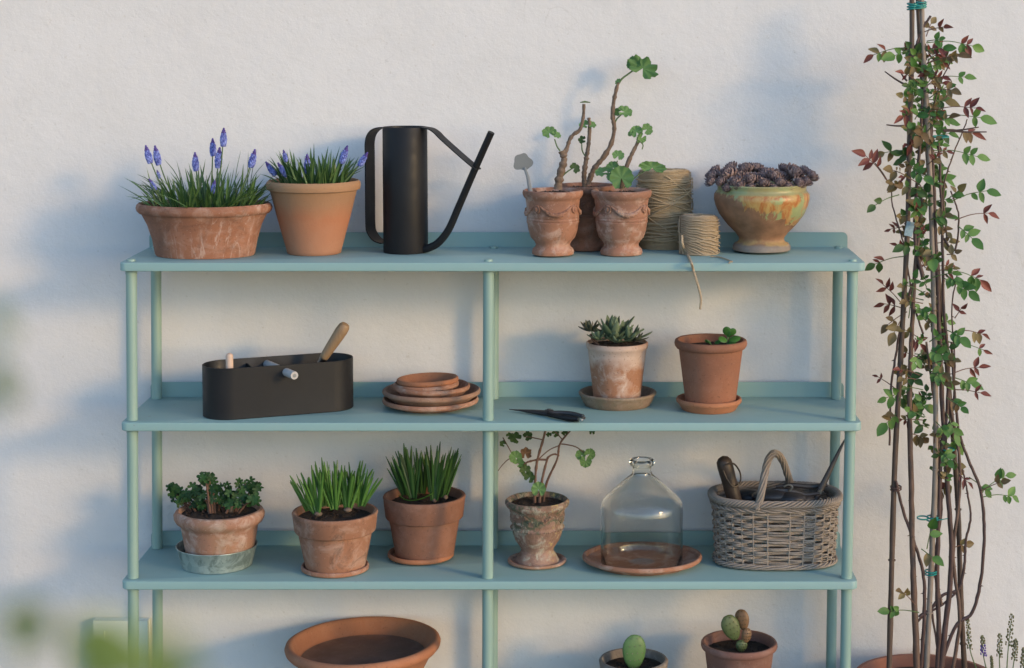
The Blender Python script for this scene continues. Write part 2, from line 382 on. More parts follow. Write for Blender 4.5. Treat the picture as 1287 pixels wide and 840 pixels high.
M_DARKTOOL = simple('black_tool_metal', (.03,.027,.03), .45, .2, 50, .15)
M_LEATHER = simple('dark_worn_wood', (.045,.028,.020), .5, .3, 40, .3)
t = NT('galvanised_tin')
v = t.n('ShaderNodeTexVoronoi'); v.inputs['Scale'].default_value = 60; t.l(t.tc.outputs['Object'], v.inputs[0])
cc = t.mix(v.outputs['Color'], (.26, .33, .32), (.42, .50, .48)); cc = t.mix(t.ramp(t.noise(26, 8, .7, dist=1.5), [(.48, 0), (.62, .8)]), cc, (.14, .19, .18))
t.b.inputs['Metallic'].default_value = .55
M_TIN = t.out(cc, t.mix(t.noise(30, 5, .6), .42, .65), t.bump(t.noise(40, 5, .6), .2, .002))
t = NT('jute_twine'); fb = t.noise(900, 4, .7)
M_JUTE = t.out(t.mix(t.noise(70, 5, .7), (.31, .22, .13), (.52, .40, .25)), .95, t.bump(fb, .7, .0012))
t = NT('pale_jute_twine'); fb = t.noise(900, 4, .7)
M_JUTE2 = t.out(t.mix(t.noise(70, 5, .7), (.30, .225, .15), (.46, .36, .25)), .95, t.bump(fb, .7, .0012))
t = NT('grey_willow'); oi = t.n('ShaderNodeNewGeometry')
cw = t.mix(t.noise(35, 6, .7, sc=(1, 1, 2)), (.11, .085, .068), (.33, .275, .235))
cw = t.mix(t.math('MULTIPLY', t.noise(160, 4, .7), .6), cw, (.33, .28, .235))
M_WILLOW = t.out(cw, .8, t.bump(t.noise(300, 4, .7), .6, .0015))
t = NT('clear_glass'); t.b.inputs['Transmission Weight'].default_value = 1; t.b.inputs['IOR'].default_value = 1.46
M_GLASS = t.out((.975, .985, .965), t.mix(t.ramp(t.noise(30, 6, .7), [(.45, 0), (.7, 1)]), .01, .13))
M_BARK = simple('woody_stem_bark', (.20,.135,.095), .85, .45, 90, .9)
M_CANE = simple('rose_cane', (.085,.045,.040), .55, .4, 40, .5)
M_CANE2 = simple('brown_rose_cane', (.13,.075,.055), .6, .4, 40, .5)
M_BAMBOO = simple('grey_bamboo', (.25,.20,.165), .55, .25, 30, .3)
M_BAMBOO2 = simple('brown_bamboo', (.095,.06,.045), .6, .3, 30, .3)
M_TIE = simple('teal_plastic_tie', (.01,.22,.20), .4, .1, 40, .1)
M_WHITE = simple('pale_white_paint', (.80,.84,.83), .5, .05, 20, .1)
M_TAG = simple('blue_grey_tag', (.30,.42,.48), .6, .3, 200, .3)

L_GRASS = leafmat('muscari_foliage', (.035,.085,.030), (.12,.21,.075), .4)
L_STRAP = leafmat('bulb_foliage', (.035,.105,.020), (.11,.24,.045), .4)
L_STRAPD = leafmat('dark_bulb_foliage', (.020,.060,.016), (.07,.16,.035), .4)
L_GERAN = leafmat('geranium_leaf', (.085,.18,.06), (.16,.29,.10), .65)
L_GERAND = leafmat('dark_geranium_leaf', (.030,.065,.020), (.06,.11,.03), .65)
L_BROWNLEAF = leafmat('withered_leaf', (.13,.07,.04), (.17,.10,.06), .7)
L_CRANES = leafmat('lobed_dark_leaf', (.014,.050,.014), (.045,.12,.032), .55)
L_PETIOLE = simple('green_stem', (.10,.16,.055), .6, .25, 50, .2)
L_REDSTEM = simple('red_brown_stem', (.15,.075,.05), .6, .3, 50, .2)
L_ECH = leafmat('grey_green_succulent', (.085,.135,.080), (.19,.25,.16), .5, .06)
L_ECHD = leafmat('dark_succulent', (.035,.050,.034), (.08,.085,.055), .5, .06)
L_JADE = leafmat('jade_leaf', (.035,.12,.025), (.08,.20,.04), .35, .1)
L_ROSE = leafmat('rose_leaf_green', (.050,.14,.030), (.15,.27,.07), .5)
L_ROSED = leafmat('rose_leaf_dark', (.030,.075,.022), (.07,.13,.035), .5)
L_ROSER = leafmat('rose_leaf_red', (.12,.03,.03), (.24,.07,.055), .5)
L_ROSEB = leafmat('rose_leaf_bronze', (.14,.085,.04), (.22,.17,.075), .5)
L_BLUR = leafmat('foreground_leaf', (.13,.19,.04), (.21,.28,.07), .5, .45)
M_MUSC = leafmat('muscari_blue', (.09,.11,.42), (.30,.36,.80), .6, .15)
M_MUSCT = leafmat('muscari_purple_tip', (.09,.06,.26), (.15,.10,.38), .6, .15)
M_SEED = leafmat('seed_head_olive', (.10,.11,.045), (.22,.20,.11), .8, .1)
def semper():
    t = NT('houseleek'); 
    oi = t.n('ShaderNodeNewGeometry'); f = oi.outputs['Random Per Island']
    c = t.mix(t.ramp(f, [(.1, 0), (.9, 1)]), (.12, .068, .090), (.33, .23, .24))
    c = t.mix(t.math('MULTIPLY', t.ramp(t.noise(40, 5, .6), [(.45, 0), (.6, 1)]), .5), c, (.14, .15, .08))
    return t.out(c, .5)
M_SEMP = semper()
def cactus(name, a_, b_):
    t = NT(name); v = t.n('ShaderNodeTexVoronoi'); v.inputs['Scale'].default_value = 120; t.l(t.tc.outputs['Object'], v.inputs[0])
    c = t.mix(t.noise(60, 6, .6), a_, b_)
    return t.out(c, .5, t.bump(t.noise(100, 5, .6), .4, .002))
M_CACT = cactus('cactus_green', (.055,.13,.04), (.11,.21,.07))
M_CACTG = cactus('cactus_olive', (.05,.085,.03), (.12,.15,.06))
M_CACTB = cactus('cactus_corky', (.12,.07,.035), (.26,.14,.07))
M_AREOLE = simple('areole', (.05,.045,.02), .8)

# ------------------------------------------------------------------ the setting
WALLY = .272
m = MB()
m.box((0, WALLY+.1, 1.6), (9, .2, 3.6)); o = m.obj('garden_wall', M_WALL, smooth=False)
tag(o, 'long off-white wall with rough painted render behind the shelves', 'wall')
m = MB(); m.add([(-60,-60,-.012),(60,-60,-.012),(60,.29,-.012),(-60,.29,-.012)], [(0,1,2,3)])
g = m.obj('ground', M_GROUND, smooth=False); g['kind'] = 'structure'

# ------------------------------------------------------------------ shelf unit
TIER = [  # front top-edge y, board left px, board right px
    (330.5, 149, 1088.5), (531.5, 151, 1083.5), (731, 152, 1078.5), (931, 153, 1074)]
POSTX = [(165, 614, 1071.5), (166.5, 613.5, 1068.5), (167.5, 613, 1064), (168, 612.5, 1061)]
TK = .0165; DEP = .252; YF, YB = .022, .226
ZS = [W(600, y, 0).z for y, _, _ in TIER]
shelf = thing('shelf_unit', 'pale aqua metal shelving unit with round posts against the wall', 'shelf', (0, 0, 0))
def board(x0, x1, z):
    m = MB(); r = .014; pts = []
    for (cx_, cy_, a0) in ((x1-r, r, -90), (x1-.004, DEP-.004, 0), (x0+.004, DEP-.004, 90), (x0+r, r, 180)):
        rr = r if cy_ == r else .004
        for k in range(7):
            a = radians(a0+k*15); pts.append((cx_+rr*cos(a), cy_+rr*sin(a)))
    n = len(pts); vs = []
    cxm = (x0+x1)/2; 
    def ins(d): 
        return [(p[0]+(d if p[0] < cxm else -d), p[1]+(d if p[1] < DEP/2 else -d)) for p in pts]
    levels = [(-TK+.0008, .004), (-TK, .0012), (-TK+.0012, 0), (-.0022, 0), (-.0006, .0007), (0, .0024)]
    for z_, d in levels: vs += [(p[0], p[1], z+z_) for p in ins(d)]
    L = len(levels)
    fs = [(i*n+k, i*n+(k+1)%n, (i+1)*n+(k+1)%n, (i+1)*n+k) for i in range(L-1) for k in range(n)]
    fs += [tuple(range(n))[::-1], tuple((L-1)*n+k for k in range(n))]
    m.add(vs, fs); return m
def backlip(x0, x1, z):
    m = MB(); r = .010; h = .030; pts = [(x0, -.002), (x1, -.002)]
    for k in range(7): a = radians(k*15); pts.append((x1-r+r*cos(a), h-r+r*sin(a)))
    for k in range(7): a = radians(90+k*15); pts.append((x0+r+r*cos(a), h-r+r*sin(a)))
    n = len(pts)
    vs = [(p[0], DEP-.0055, z+p[1]) for p in pts]+[(p[0], DEP-.0025, z+p[1]) for p in pts]
    m.add(vs, [tuple(range(n)), tuple(range(n, 2*n))[::-1]]+[(k, k+n, (k+1)%n+n, (k+1)%n) for k in range(n)])
    return m
PX = []
for i, (y, l, r_) in enumerate(TIER):
    x0, x1 = W(l, y+6, 0).x, W(r_, y+6, 0).x
    bo = board(x0, x1, ZS[i]).obj('shelf_board', M_AQUA, shelf, angle=30)
    backlip(x0+.001, x1-.001, ZS[i]).obj('back_rail', M_AQUA, bo, angle=30)
    PX.append([W(p, y+10, YF).x for p in POSTX[i]])
for i in range(4):
    for j in range(3):
        for Y in (YF, YB):
            xa = PX[i][j]; xb = PX[i+1][j] if i < 3 else xa
            zt = ZS[i]-TK-.0005; zb = ZS[i+1]+.0005 if i < 3 else 0.0
            m = MB(); m.tube([(xa, Y, zt), (xa+(xb-xa)*.5, Y, (zt+zb)/2), (xb, Y, zb)], .0104, 24)
            po = m.obj('post', M_POST, shelf, angle=40)
            m = MB(); m.tube([(xa, Y, zt+.0002), (xa, Y, zt-.007)], .0112, 24); m.obj('collar', M_POST, po)
            if i == 0:
                m = MB(); m.lathe([(0, .0045), (.0062, .0045), (.0078, .0034), (.0082, 0)][::-1], 20, c=(xa, Y, ZS[0]+.0002))
                m.obj('post_cap', M_POST, shelf)

# ------------------------------------------------------------------ pot builder
class Pot:
    """Everything is given in photograph pixels: centre x, y of the front of the foot, foot radius, level it stands on."""
    def __init__(s, cx, ybot, rfoot, z, oval=1.0):
        s.cx, s.z, s.oval = cx, z, oval
        g0 = G(cx, ybot, z); s.s = mpp(g0.y+.08, ybot)
        s.Y = g0.y + rfoot*s.s*oval
        s.s = mpp(s.Y, ybot)
        s.X = G(cx, ybot, z).x*( (s.Y-CAM.y)/(g0.y-CAM.y) )
        s.loc = Vector((s.X, s.Y, z))
    def h(s, y): return W(s.cx, y, s.Y).z - s.z
    def prof(s, pts): return [(r*s.s, s.h(y) if y < 5000 else 0) for r, y in pts]
    def L(s, px, py, dY=0): return W(px, py, s.Y+dY) - s.loc

def soil_disc(mb_r, z, oval=1.0, seed=1, rough=.004):
    m = MB(); R = mb_r; n = 40; rings = 9; vs = [(0, 0, z)]
    for j in range(1, rings+1):
        for k in range(n):
            a = 2*pi*k/n; r = R*j/rings
            q = noise.noise(Vector((r*60*cos(a)+seed*7, r*60*sin(a), 1)))*rough + noise.noise(Vector((r*220*cos(a)+seed*7, r*220*sin(a), 4)))*rough*.5
            vs.append((r*cos(a), r*sin(a)*oval, z+(q if j < rings else 0)))
    fs = [(0, 1+k, 1+(k+1)%n) for k in range(n)]+[(1+j*n+k, 1+(j+1)*n+k, 1+(j+1)*n+(k+1)%n, 1+j*n+(k+1)%n) for j in range(rings-1) for k in range(n)]
    m.add(vs, fs)
    rnd = random.Random(seed)
    for _ in range(70):
        a = rnd.random()*2*pi; r = R*.92*sqrt(rnd.random()); q = rnd.uniform(.0012, .0035)
        m.ball((r*cos(a), r*sin(a)*oval, z+.001), q, 5, 4, (1, 1, .7))
    return m

def lathe_part(name, pot, pts, mat, parent, wob=.012, n=96, seed=0, rel0=True):
    m = MB(); pr = pot.prof(pts)
    if rel0: pr = [(r, max(0.0, z)) for r, z in pr]
    m.lathe(pr, n, pot.oval, wob, seed); return m.obj(name, mat, parent, angle=50)

def saucer(pot, R, rim, rb, ybase, mat, label, wall=4, lip=4, seed=0, group=None, depth=None, z0=0.0, wob=.012, name='saucer'):
    """R rim radius, rim y, rb base radius, ybase y of foot level (all px)"""
    t = thing(name, label, 'saucer', pot.loc+Vector((0, 0, z0)), group)
    H = (pot.h(rim)-z0)/pot.s; s = pot.s
    fl = 3.2
    pr = [(0, 0), (rb*.97, 0), (rb, .8), (rb+(R-rb)*.45, H*.40), (R-1.2, H-lip-.8), (R-.2, H-lip), (R, H-lip*.5), (R-.8, H-.4), (R-wall*.5, H), (R-wall+.4, H-.7),
          (R-wall-.6, H-lip), (rb+(R-rb)*.4-wall, H*.45), (rb-wall, fl+1), (rb-wall-2.5, fl), (0, fl)]
    m = MB(); m.lathe([(r*s, z*s) for r, z in pr], 96, pot.oval, wob, seed); m.obj('dish', mat, t, angle=60)
    t['_top'] = fl*s + z0
    del t['_top']
    return t, fl*s+z0

# ------------------------------------------------------------------ plants
def blades(pot, n, R, zsoil, hmin, hmax, spread, wid, seed, mat, parent, oval=1.0, name='foliage', lean=(0,0)):
    rnd = random.Random(seed); m = MB(); s = pot.s
    for _ in range(n):
        a = rnd.random()*2*pi; r = R*sqrt(rnd.random())
        b = Vector((r*cos(a), r*sin(a)*oval, zsoil))
        a2 = a + rnd.uniform(-.9, .9); out = spread*(r/R*.9+.15)*rnd.uniform(.2, 1.25)
        L = rnd.uniform(hmin, hmax)*s; droop = rnd.uniform(0, .75)*(r/R)**.7
        d = Vector((cos(a2)*out+lean[0], sin(a2)*out*.75+lean[1], 1)).normalized()
        pts = []
        for k in range(7):
            q = k/6; p = b + d*(L*q) + Vector((cos(a2), sin(a2)*.7, -1.1))*(L*droop*q*q*.45)
            p.y = min(p.y, WALLY - pot.Y - .006); pts.append(p)
        wd = wid*s*rnd.uniform(.7, 1.25)
        m.leafstrip(pts, [wd*.8, wd, wd, wd*.95, wd*.8, wd*.5, wd*.05], (sin(a2+rnd.uniform(-1,1)), -cos(a2), .1), .5)
    o = m.obj(name, mat, parent); o['kind'] = 'stuff'; return o

def muscari_head(seed):
    rnd = random.Random(seed); m = MB(); H = 1.0
    for j in range(11):
        q = j/10; z = -.5+q*.97; rr = .19*sin(pi*(q*.86+.12))**.6*(1-.40*q)
        k_ = 7 if j < 8 else 5
        for k in range(k_):
            a = 2*pi*(k+.5*(j % 2))/k_+rnd.uniform(-.15, .15)
            m.m = 0 if j < 8 else 1
            m.ball((rr*cos(a), rr*sin(a), z+rnd.uniform(-.02, .02)), .074*(1-.3*q)*rnd.uniform(.8,1.15), 6, 4, (1, 1, 1.3))
    m.m = 1; m.ball((0, 0, .5), .07, 5, 4)
    return m.mesh('flower_head', [M_MUSC, M_MUSCT], angle=80)
HEADS = [muscari_head(k) for k in range(3)]
def muscari(pot, parent, tips, zsoil, R, seed):
    rnd = random.Random(seed)
    for i, (x, y, hs) in enumerate(tips):
        dY = rnd.uniform(-.75, .2)*R*pot.oval if seed == 6 else rnd.uniform(-.5, .4)*R*pot.oval
        p = pot.L(x, y, dY); p.y = min(p.y, WALLY-pot.Y-.02)
        bx = (p.x*.55); b = Vector((max(-R*.8, min(R*.8, bx)), p.y*.8, zsoil-.002))
        mid = (b+p)/2 + Vector(((p.x-b.x)*.1, 0, .004))
        ax = (p-mid).normalized()
        m = MB(); m.tube(spline([b, mid, p-ax*hs*.3*pot.s], 4), [.0017, .0011], 6); m.obj('flower_stem', L_PETIOLE, parent)
        inst(HEADS[i % 3], 'flower_head', parent, frame(p, ax+Vector((rnd.uniform(-.1,.1),0,.3)), (1, 0, 0), hs*pot.s))

def lobed_leaf(lobes=5, depth=.18, cup=.15, notch=True, n=40, wave=.06, seed=0, name='leaf', mat=None, sharp=1.0):
    """round palmate leaf, petiole at origin, lies in XY plane spreading towards +Y, unit radius"""
    m = MB(); vs = [(0, 0, 0)]; rings = 3
    for j in range(1, rings+1):
        for k in range(n+1):
            u = k/n; a = radians(-90+18) + u*radians(324) if notch else u*2*pi
            lob = abs(sin(u*pi*lobes))**sharp
            r = (1-depth+depth*lob) * (1 - .0*u)
            r *= 1+.04*sin(u*lobes*pi*4)
            rr = r*j/rings if j < rings else r
            z = cup*(rr**2) + wave*sin(u*lobes*2*pi+seed)*rr**2 - .05*abs(cos(u*pi*lobes))*rr
            vs.append((rr*cos(a), rr*sin(a), z))
    N = n+1
    fs = [(0, 1+k, 2+k) for k in range(n)]+[(1+j*N+k, 1+(j+1)*N+k, 2+(j+1)*N+k, 2+j*N+k) for j in range(rings-1) for k in range(n)]
    m.add(vs, fs)
    return m.mesh(name, mat, angle=70)
GER = [lobed_leaf(7, .10, .22, seed=i, wave=.10+.04*i, mat=L_GERAN) for i in range(3)]
GERD = [lobed_leaf(5, .2, .3, seed=i, wave=.15, mat=L_GERAND) for i in range(2)]
GERB = lobed_leaf(5, .2, .5, seed=9, wave=.25, mat=L_BROWNLEAF)
GERDEEP = lobed_leaf(7, .30, .22, seed=4, wave=.12, mat=L_GERAN, sharp=.8)
CRN = [lobed_leaf(5, .50, .15, seed=i, wave=.12, mat=L_CRANES, n=30, sharp=.8, name='leaf') for i in range(3)]

def gleaf(pot, parent, me, x, y, size, nrm, roll=0.0, dY=0.0, sq=1.0):
    """leaf centred on a pixel; size = diameter px; nrm = face normal; roll turns it in its own plane"""
    p = pot.L(x, y, dY); p.y = min(p.y, WALLY-pot.Y-.01); r = size*.5*pot.s
    Mx = frame(p, nrm, (1, 0, 0), r) @ Matrix.Rotation(roll, 4, 'Z') @ Matrix.Diagonal((1, sq, 1, 1))
    return inst(me, 'leaf', parent, Mx)
def stem(pot, parent, pts, r0, r1, mat, name='stem', dY=0.0, knobs=0.0, seed=0, k=6, sides=9):
    P = []
    for q in pts: P.append(pot.L(q[0], q[1], dY + (q[2] if len(q) > 2 else 0)))
    P = spline(P, k); N = len(P); rnd = random.Random(seed)
    rs = [(r0+(r1-r0)*i/(N-1))*pot.s*(1+knobs*rnd.uniform(-1, 1)+(knobs*.9 if i % 5 == 0 else 0)) for i in range(N)]
    m = MB(); m.tube(P, rs, sides); return m.obj(name, mat, parent, angle=60)

# ================================================================== TOP SHELF
z1 = ZS[0]
# oval bowl of grape hyacinths
p = Pot(258, 326.5, 61, z1, .72)
t = thing('potted_muscari', 'wide oval terracotta bowl with lime streaks, planted with blue grape hyacinths', 'potted plant', p.loc, 'pots of grape hyacinths')
lathe_part('pot', p, [(0,321),(58,321),(61,320.5),(62.5,318),(66,300),(71.5,282),(78,269),(79,268),(81,267.5),(84,264.5),(85,261),(84,257),(81.5,255),(78,256),(76,260),(74,266),(70,275),(60,276),(0,276)], M_OVAL, t, .010, seed=1)
soil_disc(73*p.s, p.h(263), .72, 3).obj('soil', M_SOIL, t)
zs = p.h(263)
blades(p, 250, 66*p.s, zs, 24, 64, 1.05, 3.3, 11, L_GRASS, t, .72)
muscari(p, t, [(186,194,21),(197,195,22),(199,219,10),(191.5,232,15),(245.6,203,21),(267.6,185,20),(281,172.5,21),(275,198,23),(318,199,21),(268.6,235,15)], zs, 60*p.s, 5)
m = MB(); rnd = random.Random(2)
for (x0, y0, x1, y1, dy) in ((215,262,163,251,0),(210,262,178,238,-.02),(215,262,172,219,.01),(240,262,206,200,0),(300,262,360,225,.01),(300,262,334,203,0),(305,262,345,238,-.03),(290,262,303,188,0),(310,262,312,190,.02),(310,262,323,187,.03),(312,262,350,228,.02),(230,262,222,202,.02),(215,262,171,232,-.02)):
    A = p.L(x0, y0, dy); B = p.L(x1, y1, dy); Mx = (A*.45+B*.55)+Vector((0, 0, .012))
    m.leafstrip(spline([A, Mx, B], 4), [.004,.005,.005,.005,.0045,.004,.003,.002,.0003], (.3, -1, .5), .5)
o = m.obj('foliage', L_GRASS, t); o['kind'] = 'stuff'
# round pot of grape hyacinths
p = Pot(395, 322.5, 33, z1)
t = thing('potted_muscari', 'tall round terracotta pot with orange band, grape hyacinths growing in it, beside watering can', 'potted plant', p.loc, 'pots of grape hyacinths')
lathe_part('pot', p, [(0,318.5),(32,318.5),(33.5,317.5),(34.5,313),(45,275),(54,240),(55,238.5),(58,237.5),(59,233),(58.5,229),(56,226.5),(53,227.5),(51,232),(50,240),(45,246),(0,246)], M_POT2, t, .006, seed=2)
zs = p.h(233); soil_disc(50*p.s, zs, 1, 5).obj('soil', M_SOIL, t)
blades(p, 120, 44*p.s, zs, 24, 54, .62, 4.2, 12, L_GRASS, t, .9)
muscari(p, t, [(340,212,19),(354.5,213,18),(358,196,14),(386.5,206,22),(433,194,21),(457,200,18)], zs, 44*p.s, 6)
m = MB()
for (x0, y0, x1, y1, dy) in ((425,232,460,208,0),(425,232,455,214,-.01),(420,232,443,205,0),(375,232,350,196,0)):
    A = p.L(x0, y0, dy); B = p.L(x1, y1, dy); m.leafstrip(spline([A, (A+B)/2+Vector((0, 0, .004)), B], 4), [.005,.006,.006,.006,.005,.005,.004,.003,.0003], (.3, -1, .5), .5)
o = m.obj('foliage', L_GRASS, t); o['kind'] = 'stuff'

# watering can
p = Pot(510, 320.5, 28, z1); s = p.s
can = thing('watering_can', 'tall black cylindrical watering can with strap handle and long thin spout', 'watering can', p.loc)
m = MB(); H = p.h(159.5); R = 28*s
m.lathe([(0,0),(R-.002,0),(R-.0005,.0006),(R,.002),(R,H-.001),(R-.0006,H),(R-.0016,H),(R-.002,H-.001),(R-.002,.004),(0,.004)], 96)
m.obj('body', M_BLACK, can, angle=40)
ph = radians(-27); U = Vector((cos(ph), sin(ph), 0)); Vn = Vector((-sin(ph), cos(ph), 0))
def cu(px, py):                                          # pixel -> point in the can's own upright plane
    u = (px-510)/cos(ph)*s; d = u*U; return Vector((d.x, d.y, W(px, py, p.Y+d.y).z - p.z))
def ribbon(m, pts, w_, th, vn):
    N = len(pts); vs = []
    for i, q in enumerate(pts):
        tt = (pts[min(i+1,N-1)]-pts[max(i-1,0)]).normalized(); nn = vn.cross(tt).normalized()
        for a_, b_ in ((-1,-1),(1,-1),(1,1),(-1,1)): vs.append(q + vn*(a_*w_/2) + nn*(b_*th/2))
    fs = [(i*4+k, i*4+(k+1)%4, (i+1)*4+(k+1)%4, (i+1)*4+k) for i in range(N-1) for k in range(4)]+[(3,2,1,0), tuple((N-1)*4+k for k in range(4))]
    m.add(vs, fs)
HL = [cu(484,305),cu(480,304.5),cu(472,301),cu(465.5,293),cu(463,282),cu(463,240),cu(463,195),cu(463,180),cu(465.5,170),cu(471,163.5),cu(479,160.5),cu(486,160.2),cu(510,160),cu(534,160.2),cu(544,162),cu(552,167),cu(560,175),cu(585,197),cu(604,213)]
pts = spline(HL[:12], 6)[:-1] + [HL[11]]
m = MB(); ribbon(m, pts, 21*s, .0022, Vn); m.obj('handle', M_BLACK2, can, angle=50)
m = MB(); ribbon(m, spline(HL[13:], 6), 15*s, .0022, Vn)
# rounded end of the strap, wrapped behind the spout
e_ = HL[-1]; m.obj('strap', M_BLACK2, can, angle=50)
m = MB(); sp_pts = spline([cu(531,313.5),cu(541,311.5),cu(553,305),cu(566,289),cu(578,263),cu(600,213),cu(621,166.5)], 8)
m.tube(sp_pts, [5.0*s, 4.7*s, 4.3*s], 20); m.obj('spout', M_BLACK, can, angle=50)

# Anduze style urns -------------------------------------------------------
def urn(cx, ybot, mat, label, dy=0.0, medal=-28, gar=True, seed=0, tilt=0):
    p = Pot(cx, ybot, 25, z1)
    t = thing('potted_geranium', label, 'potted plant', p.loc, 'small garlanded terracotta urns')
    o = dy
    P = [(0,320+o),(24,320+o),(26,319+o),(26.5,316+o),(25.5,312.5+o),(22.5,310+o),(21.5,307+o),(23.5,303+o),(28,298+o),(31,289+o),(32,281+o),(33,279+o),(33,277.6+o),(32.2,277+o),(33,275.6+o),(33,273.6+o),(32.3,273+o),(33.2,271.5+o),(33,268+o),(33,258+o),(34,251+o),(34.3,249.5+o),(36,248+o),(37.5,245+o),(38.2,242+o),(37.6,239.5+o),(35.5,238.5+o),(33.5,240+o),(32.3,244+o),(31,252+o),(27,258+o),(0,258+o)]
    lathe_part('urn', p, P, mat, t, .018, 96, seed)
    prof = [(r, y) for r, y in P[:22]]
    def rad(y):
        for i in range(len(prof)-1):
            (ra, ya), (rb_, yb_) = prof[i], prof[i+1]
            if (ya-y)*(yb_-y) <= 0 and ya != yb_: return ra+(rb_-ra)*(y-ya)/(yb_-ya)
        return prof[-1][0]
    def surf(deg, y, out=0.0):
        a = radians(deg); r = (rad(y)+out)*p.s; return Vector((r*sin(a), -r*cos(a), p.h(y)))
    if gar:
        for m0 in range(4):
            a0 = medal+m0*90
            m = MB(); pts = []; rs = []
            for k in range(23):
                q = k/22; sag = sin(pi*q)
                pts.append(surf(a0+8+q*74, 257+o+11*sag, .3)); rs.append((1.3+2.2*sag)*p.s*.85)
            m.tube(pts, rs, 8); rr = random.Random(seed*10+m0)
            for k in range(70):
                q = rr.uniform(.2, .8); sag = sin(pi*q)
                m.ball(surf(a0+8+q*74, 257+o+11*sag+rr.uniform(-2.2, 2.2)*sag, .9+rr.uniform(0, 1)), rr.uniform(1.0, 1.6)*p.s, 6, 4)
            m.obj('garland', mat, t, angle=80)
            m = MB(); cM = surf(a0, 261+o, .2)
            nn = Vector((sin(radians(a0)), -cos(radians(a0)), 0)); Rm = frame((0,0,0), nn, (0,0,1)).to_3x3()
            m.ball(cM, 5.6*p.s, 18, 6, (1, 1, .30), Rm); m.ball(cM+nn*1.2*p.s, 2.8*p.s, 14, 6, (1.1, .8, .6), Rm)
            m.loop([cM+nn*1.0*p.s+Rm@Vector((cos(a)*4.6*p.s, sin(a)*4.6*p.s, 0)) for a in [2*pi*k/24 for k in range(24)]], .7*p.s, 6, up=nn)
            m.obj('medallion', mat, t, angle=80)
    soil_disc(31.5*p.s, p.h(243.5+o), 1, seed+20, .003).obj('soil', M_SOIL, t)
    return t, p
u2, p2 = urn(736, 317, M_URN2, 'dark terracotta urn standing behind the other two, with tall bare geranium stem', -6.3, 10, True, 3)
stem(p2, u2, [(735,236),(734,220),(736,205),(738,193),(740,178),(741,160),(740,148)], 3.6, 1.8, M_BARK, 'stem', 0, .22, 31)
stem(p2, u2, [(739,232),(744,218),(750,208),(759,197),(768,181),(772,162),(770,146),(771,130),(774,115),(777,104)], 3.6, 2.2, M_BARK, 'stem', 0, .18, 32)
stem(p2, u2, [(777,106),(782,99),(790,93),(798,87)], 1.4, 1.0, L_PETIOLE, 'leaf_stalk', 0, 0, 3)
stem(p2, u2, [(772,157),(775,150),(781,144)], 1.2, .9, L_PETIOLE, 'leaf_stalk')
gleaf(p2, u2, GERDEEP, 808, 86, 42, (.1,-1,.35), -.5, 0, .68)
gleaf(p2, u2, GER[1], 797, 80, 20, (-.5,-1,.4), .4, .005)
gleaf(p2, u2, GER[2], 785, 141, 20, (.3,-.8,.9), -1.4)
gleaf(p2, u2, GER[0], 777, 141, 12, (-.6,-.9,.5), 1.4, .004)
gleaf(p2, u2, GER[0], 777, 103, 9, (-.6,-.6,.5), .3)
gleaf(p2, u2, GER[1], 735, 157, 15, (-.2,-.7,.9), .9)
gleaf(p2, u2, GER[2], 743, 157, 13, (.4,-.7,.9), -.9)
gleaf(p2, u2, GERD[0], 732, 176, 11, (-.3,-.9,.4), 1.5)
stem(p2, u2, [(738,200),(732,190),(731,180)], 1.0, .8, L_PETIOLE, 'leaf_stalk')
u1, p1 = urn(695, 324.5, M_URN, 'left terracotta urn with a garland, holding a knobbly stem and grey plant label', 0, -36, True, 1)
stem(p1, u1, [(701,238),(703,224),(706,212),(709,200),(706,190)], 4.8, 4.0, M_BARK, 'stem', 0, .25, 33)
stem(p1, u1, [(707,196),(712,188),(716,176),(721,169),(729,163),(733,148),(734,131)], 2.9, 1.9, M_BARK, 'stem', 0, .18, 34)
m = MB(); m.tube([p1.L(729,129), p1.L(735,128), p1.L(742,129)], [.0009,.0020,.0009], 6); m.obj('bud', L_PETIOLE, u1)
stem(p1, u1, [(704,190),(700,184),(697,175)], 1.0, .8, L_PETIOLE, 'leaf_stalk')
gleaf(p1, u1, GER[0], 690, 167, 20, (.2,-.8,.5), .5, 0, .8); gleaf(p1, u1, GER[1], 699, 170, 13, (.5,-.7,.9), -1.2)
stem(p1, u1, [(706,222),(713,216),(719,212)], 1.1, .8, L_PETIOLE, 'leaf_stalk')
gleaf(p1, u1, GERD[1], 722, 212, 15, (.5,-.8,.5), -.8)
u3, p3 = urn(781, 323.5, M_URN3, 'right terracotta urn with a garland, green geranium leaves, beside jute spool', 0, -32, True, 2)
stem(p3, u3, [(781,238),(784,222),(788,208),(794,194),(801,180),(802,174)], 3.2, 2.2, M_BARK, 'stem', 0, .2, 35)
for (x, y, sz, nr, ro, dY) in ((800,166,17,(-.1,-.9,.5),.3,0),(813,163,16,(.5,-.9,.4),-.9,0),(806,174,13,(.2,-.9,.1),2.5,-.004),(793,168,9,(-.6,-.7,.5),1.2,0),
        (777,196,16,(.1,-.8,.7),-.3,-.005),(757,217,19,(-.2,-.6,.9),1.4,0),(770,211,18,(-.3,-.8,.6),.8,-.01),(781,224,31,(.1,-1,.25),.1,-.028),(820,211,36,(.1,-.9,.35),-.1,-.012),(768,222,12,(-.5,-.9,.5),.8,-.02)):
    gleaf(p3, u3, GER[int(x) % 3], x, y, sz, nr, ro, dY, .42 if x == 820 else 1)
for pts in (((801,180),(802,172),(806,166)),((776,236),(773,222),(776,202)),((776,236),(770,226),(762,219)),((784,236),(800,222),(812,214)),((802,176),(808,182),(807,188))):
    stem(p3, u3, pts, .9, .7, L_PETIOLE, 'leaf_stalk', -.01)

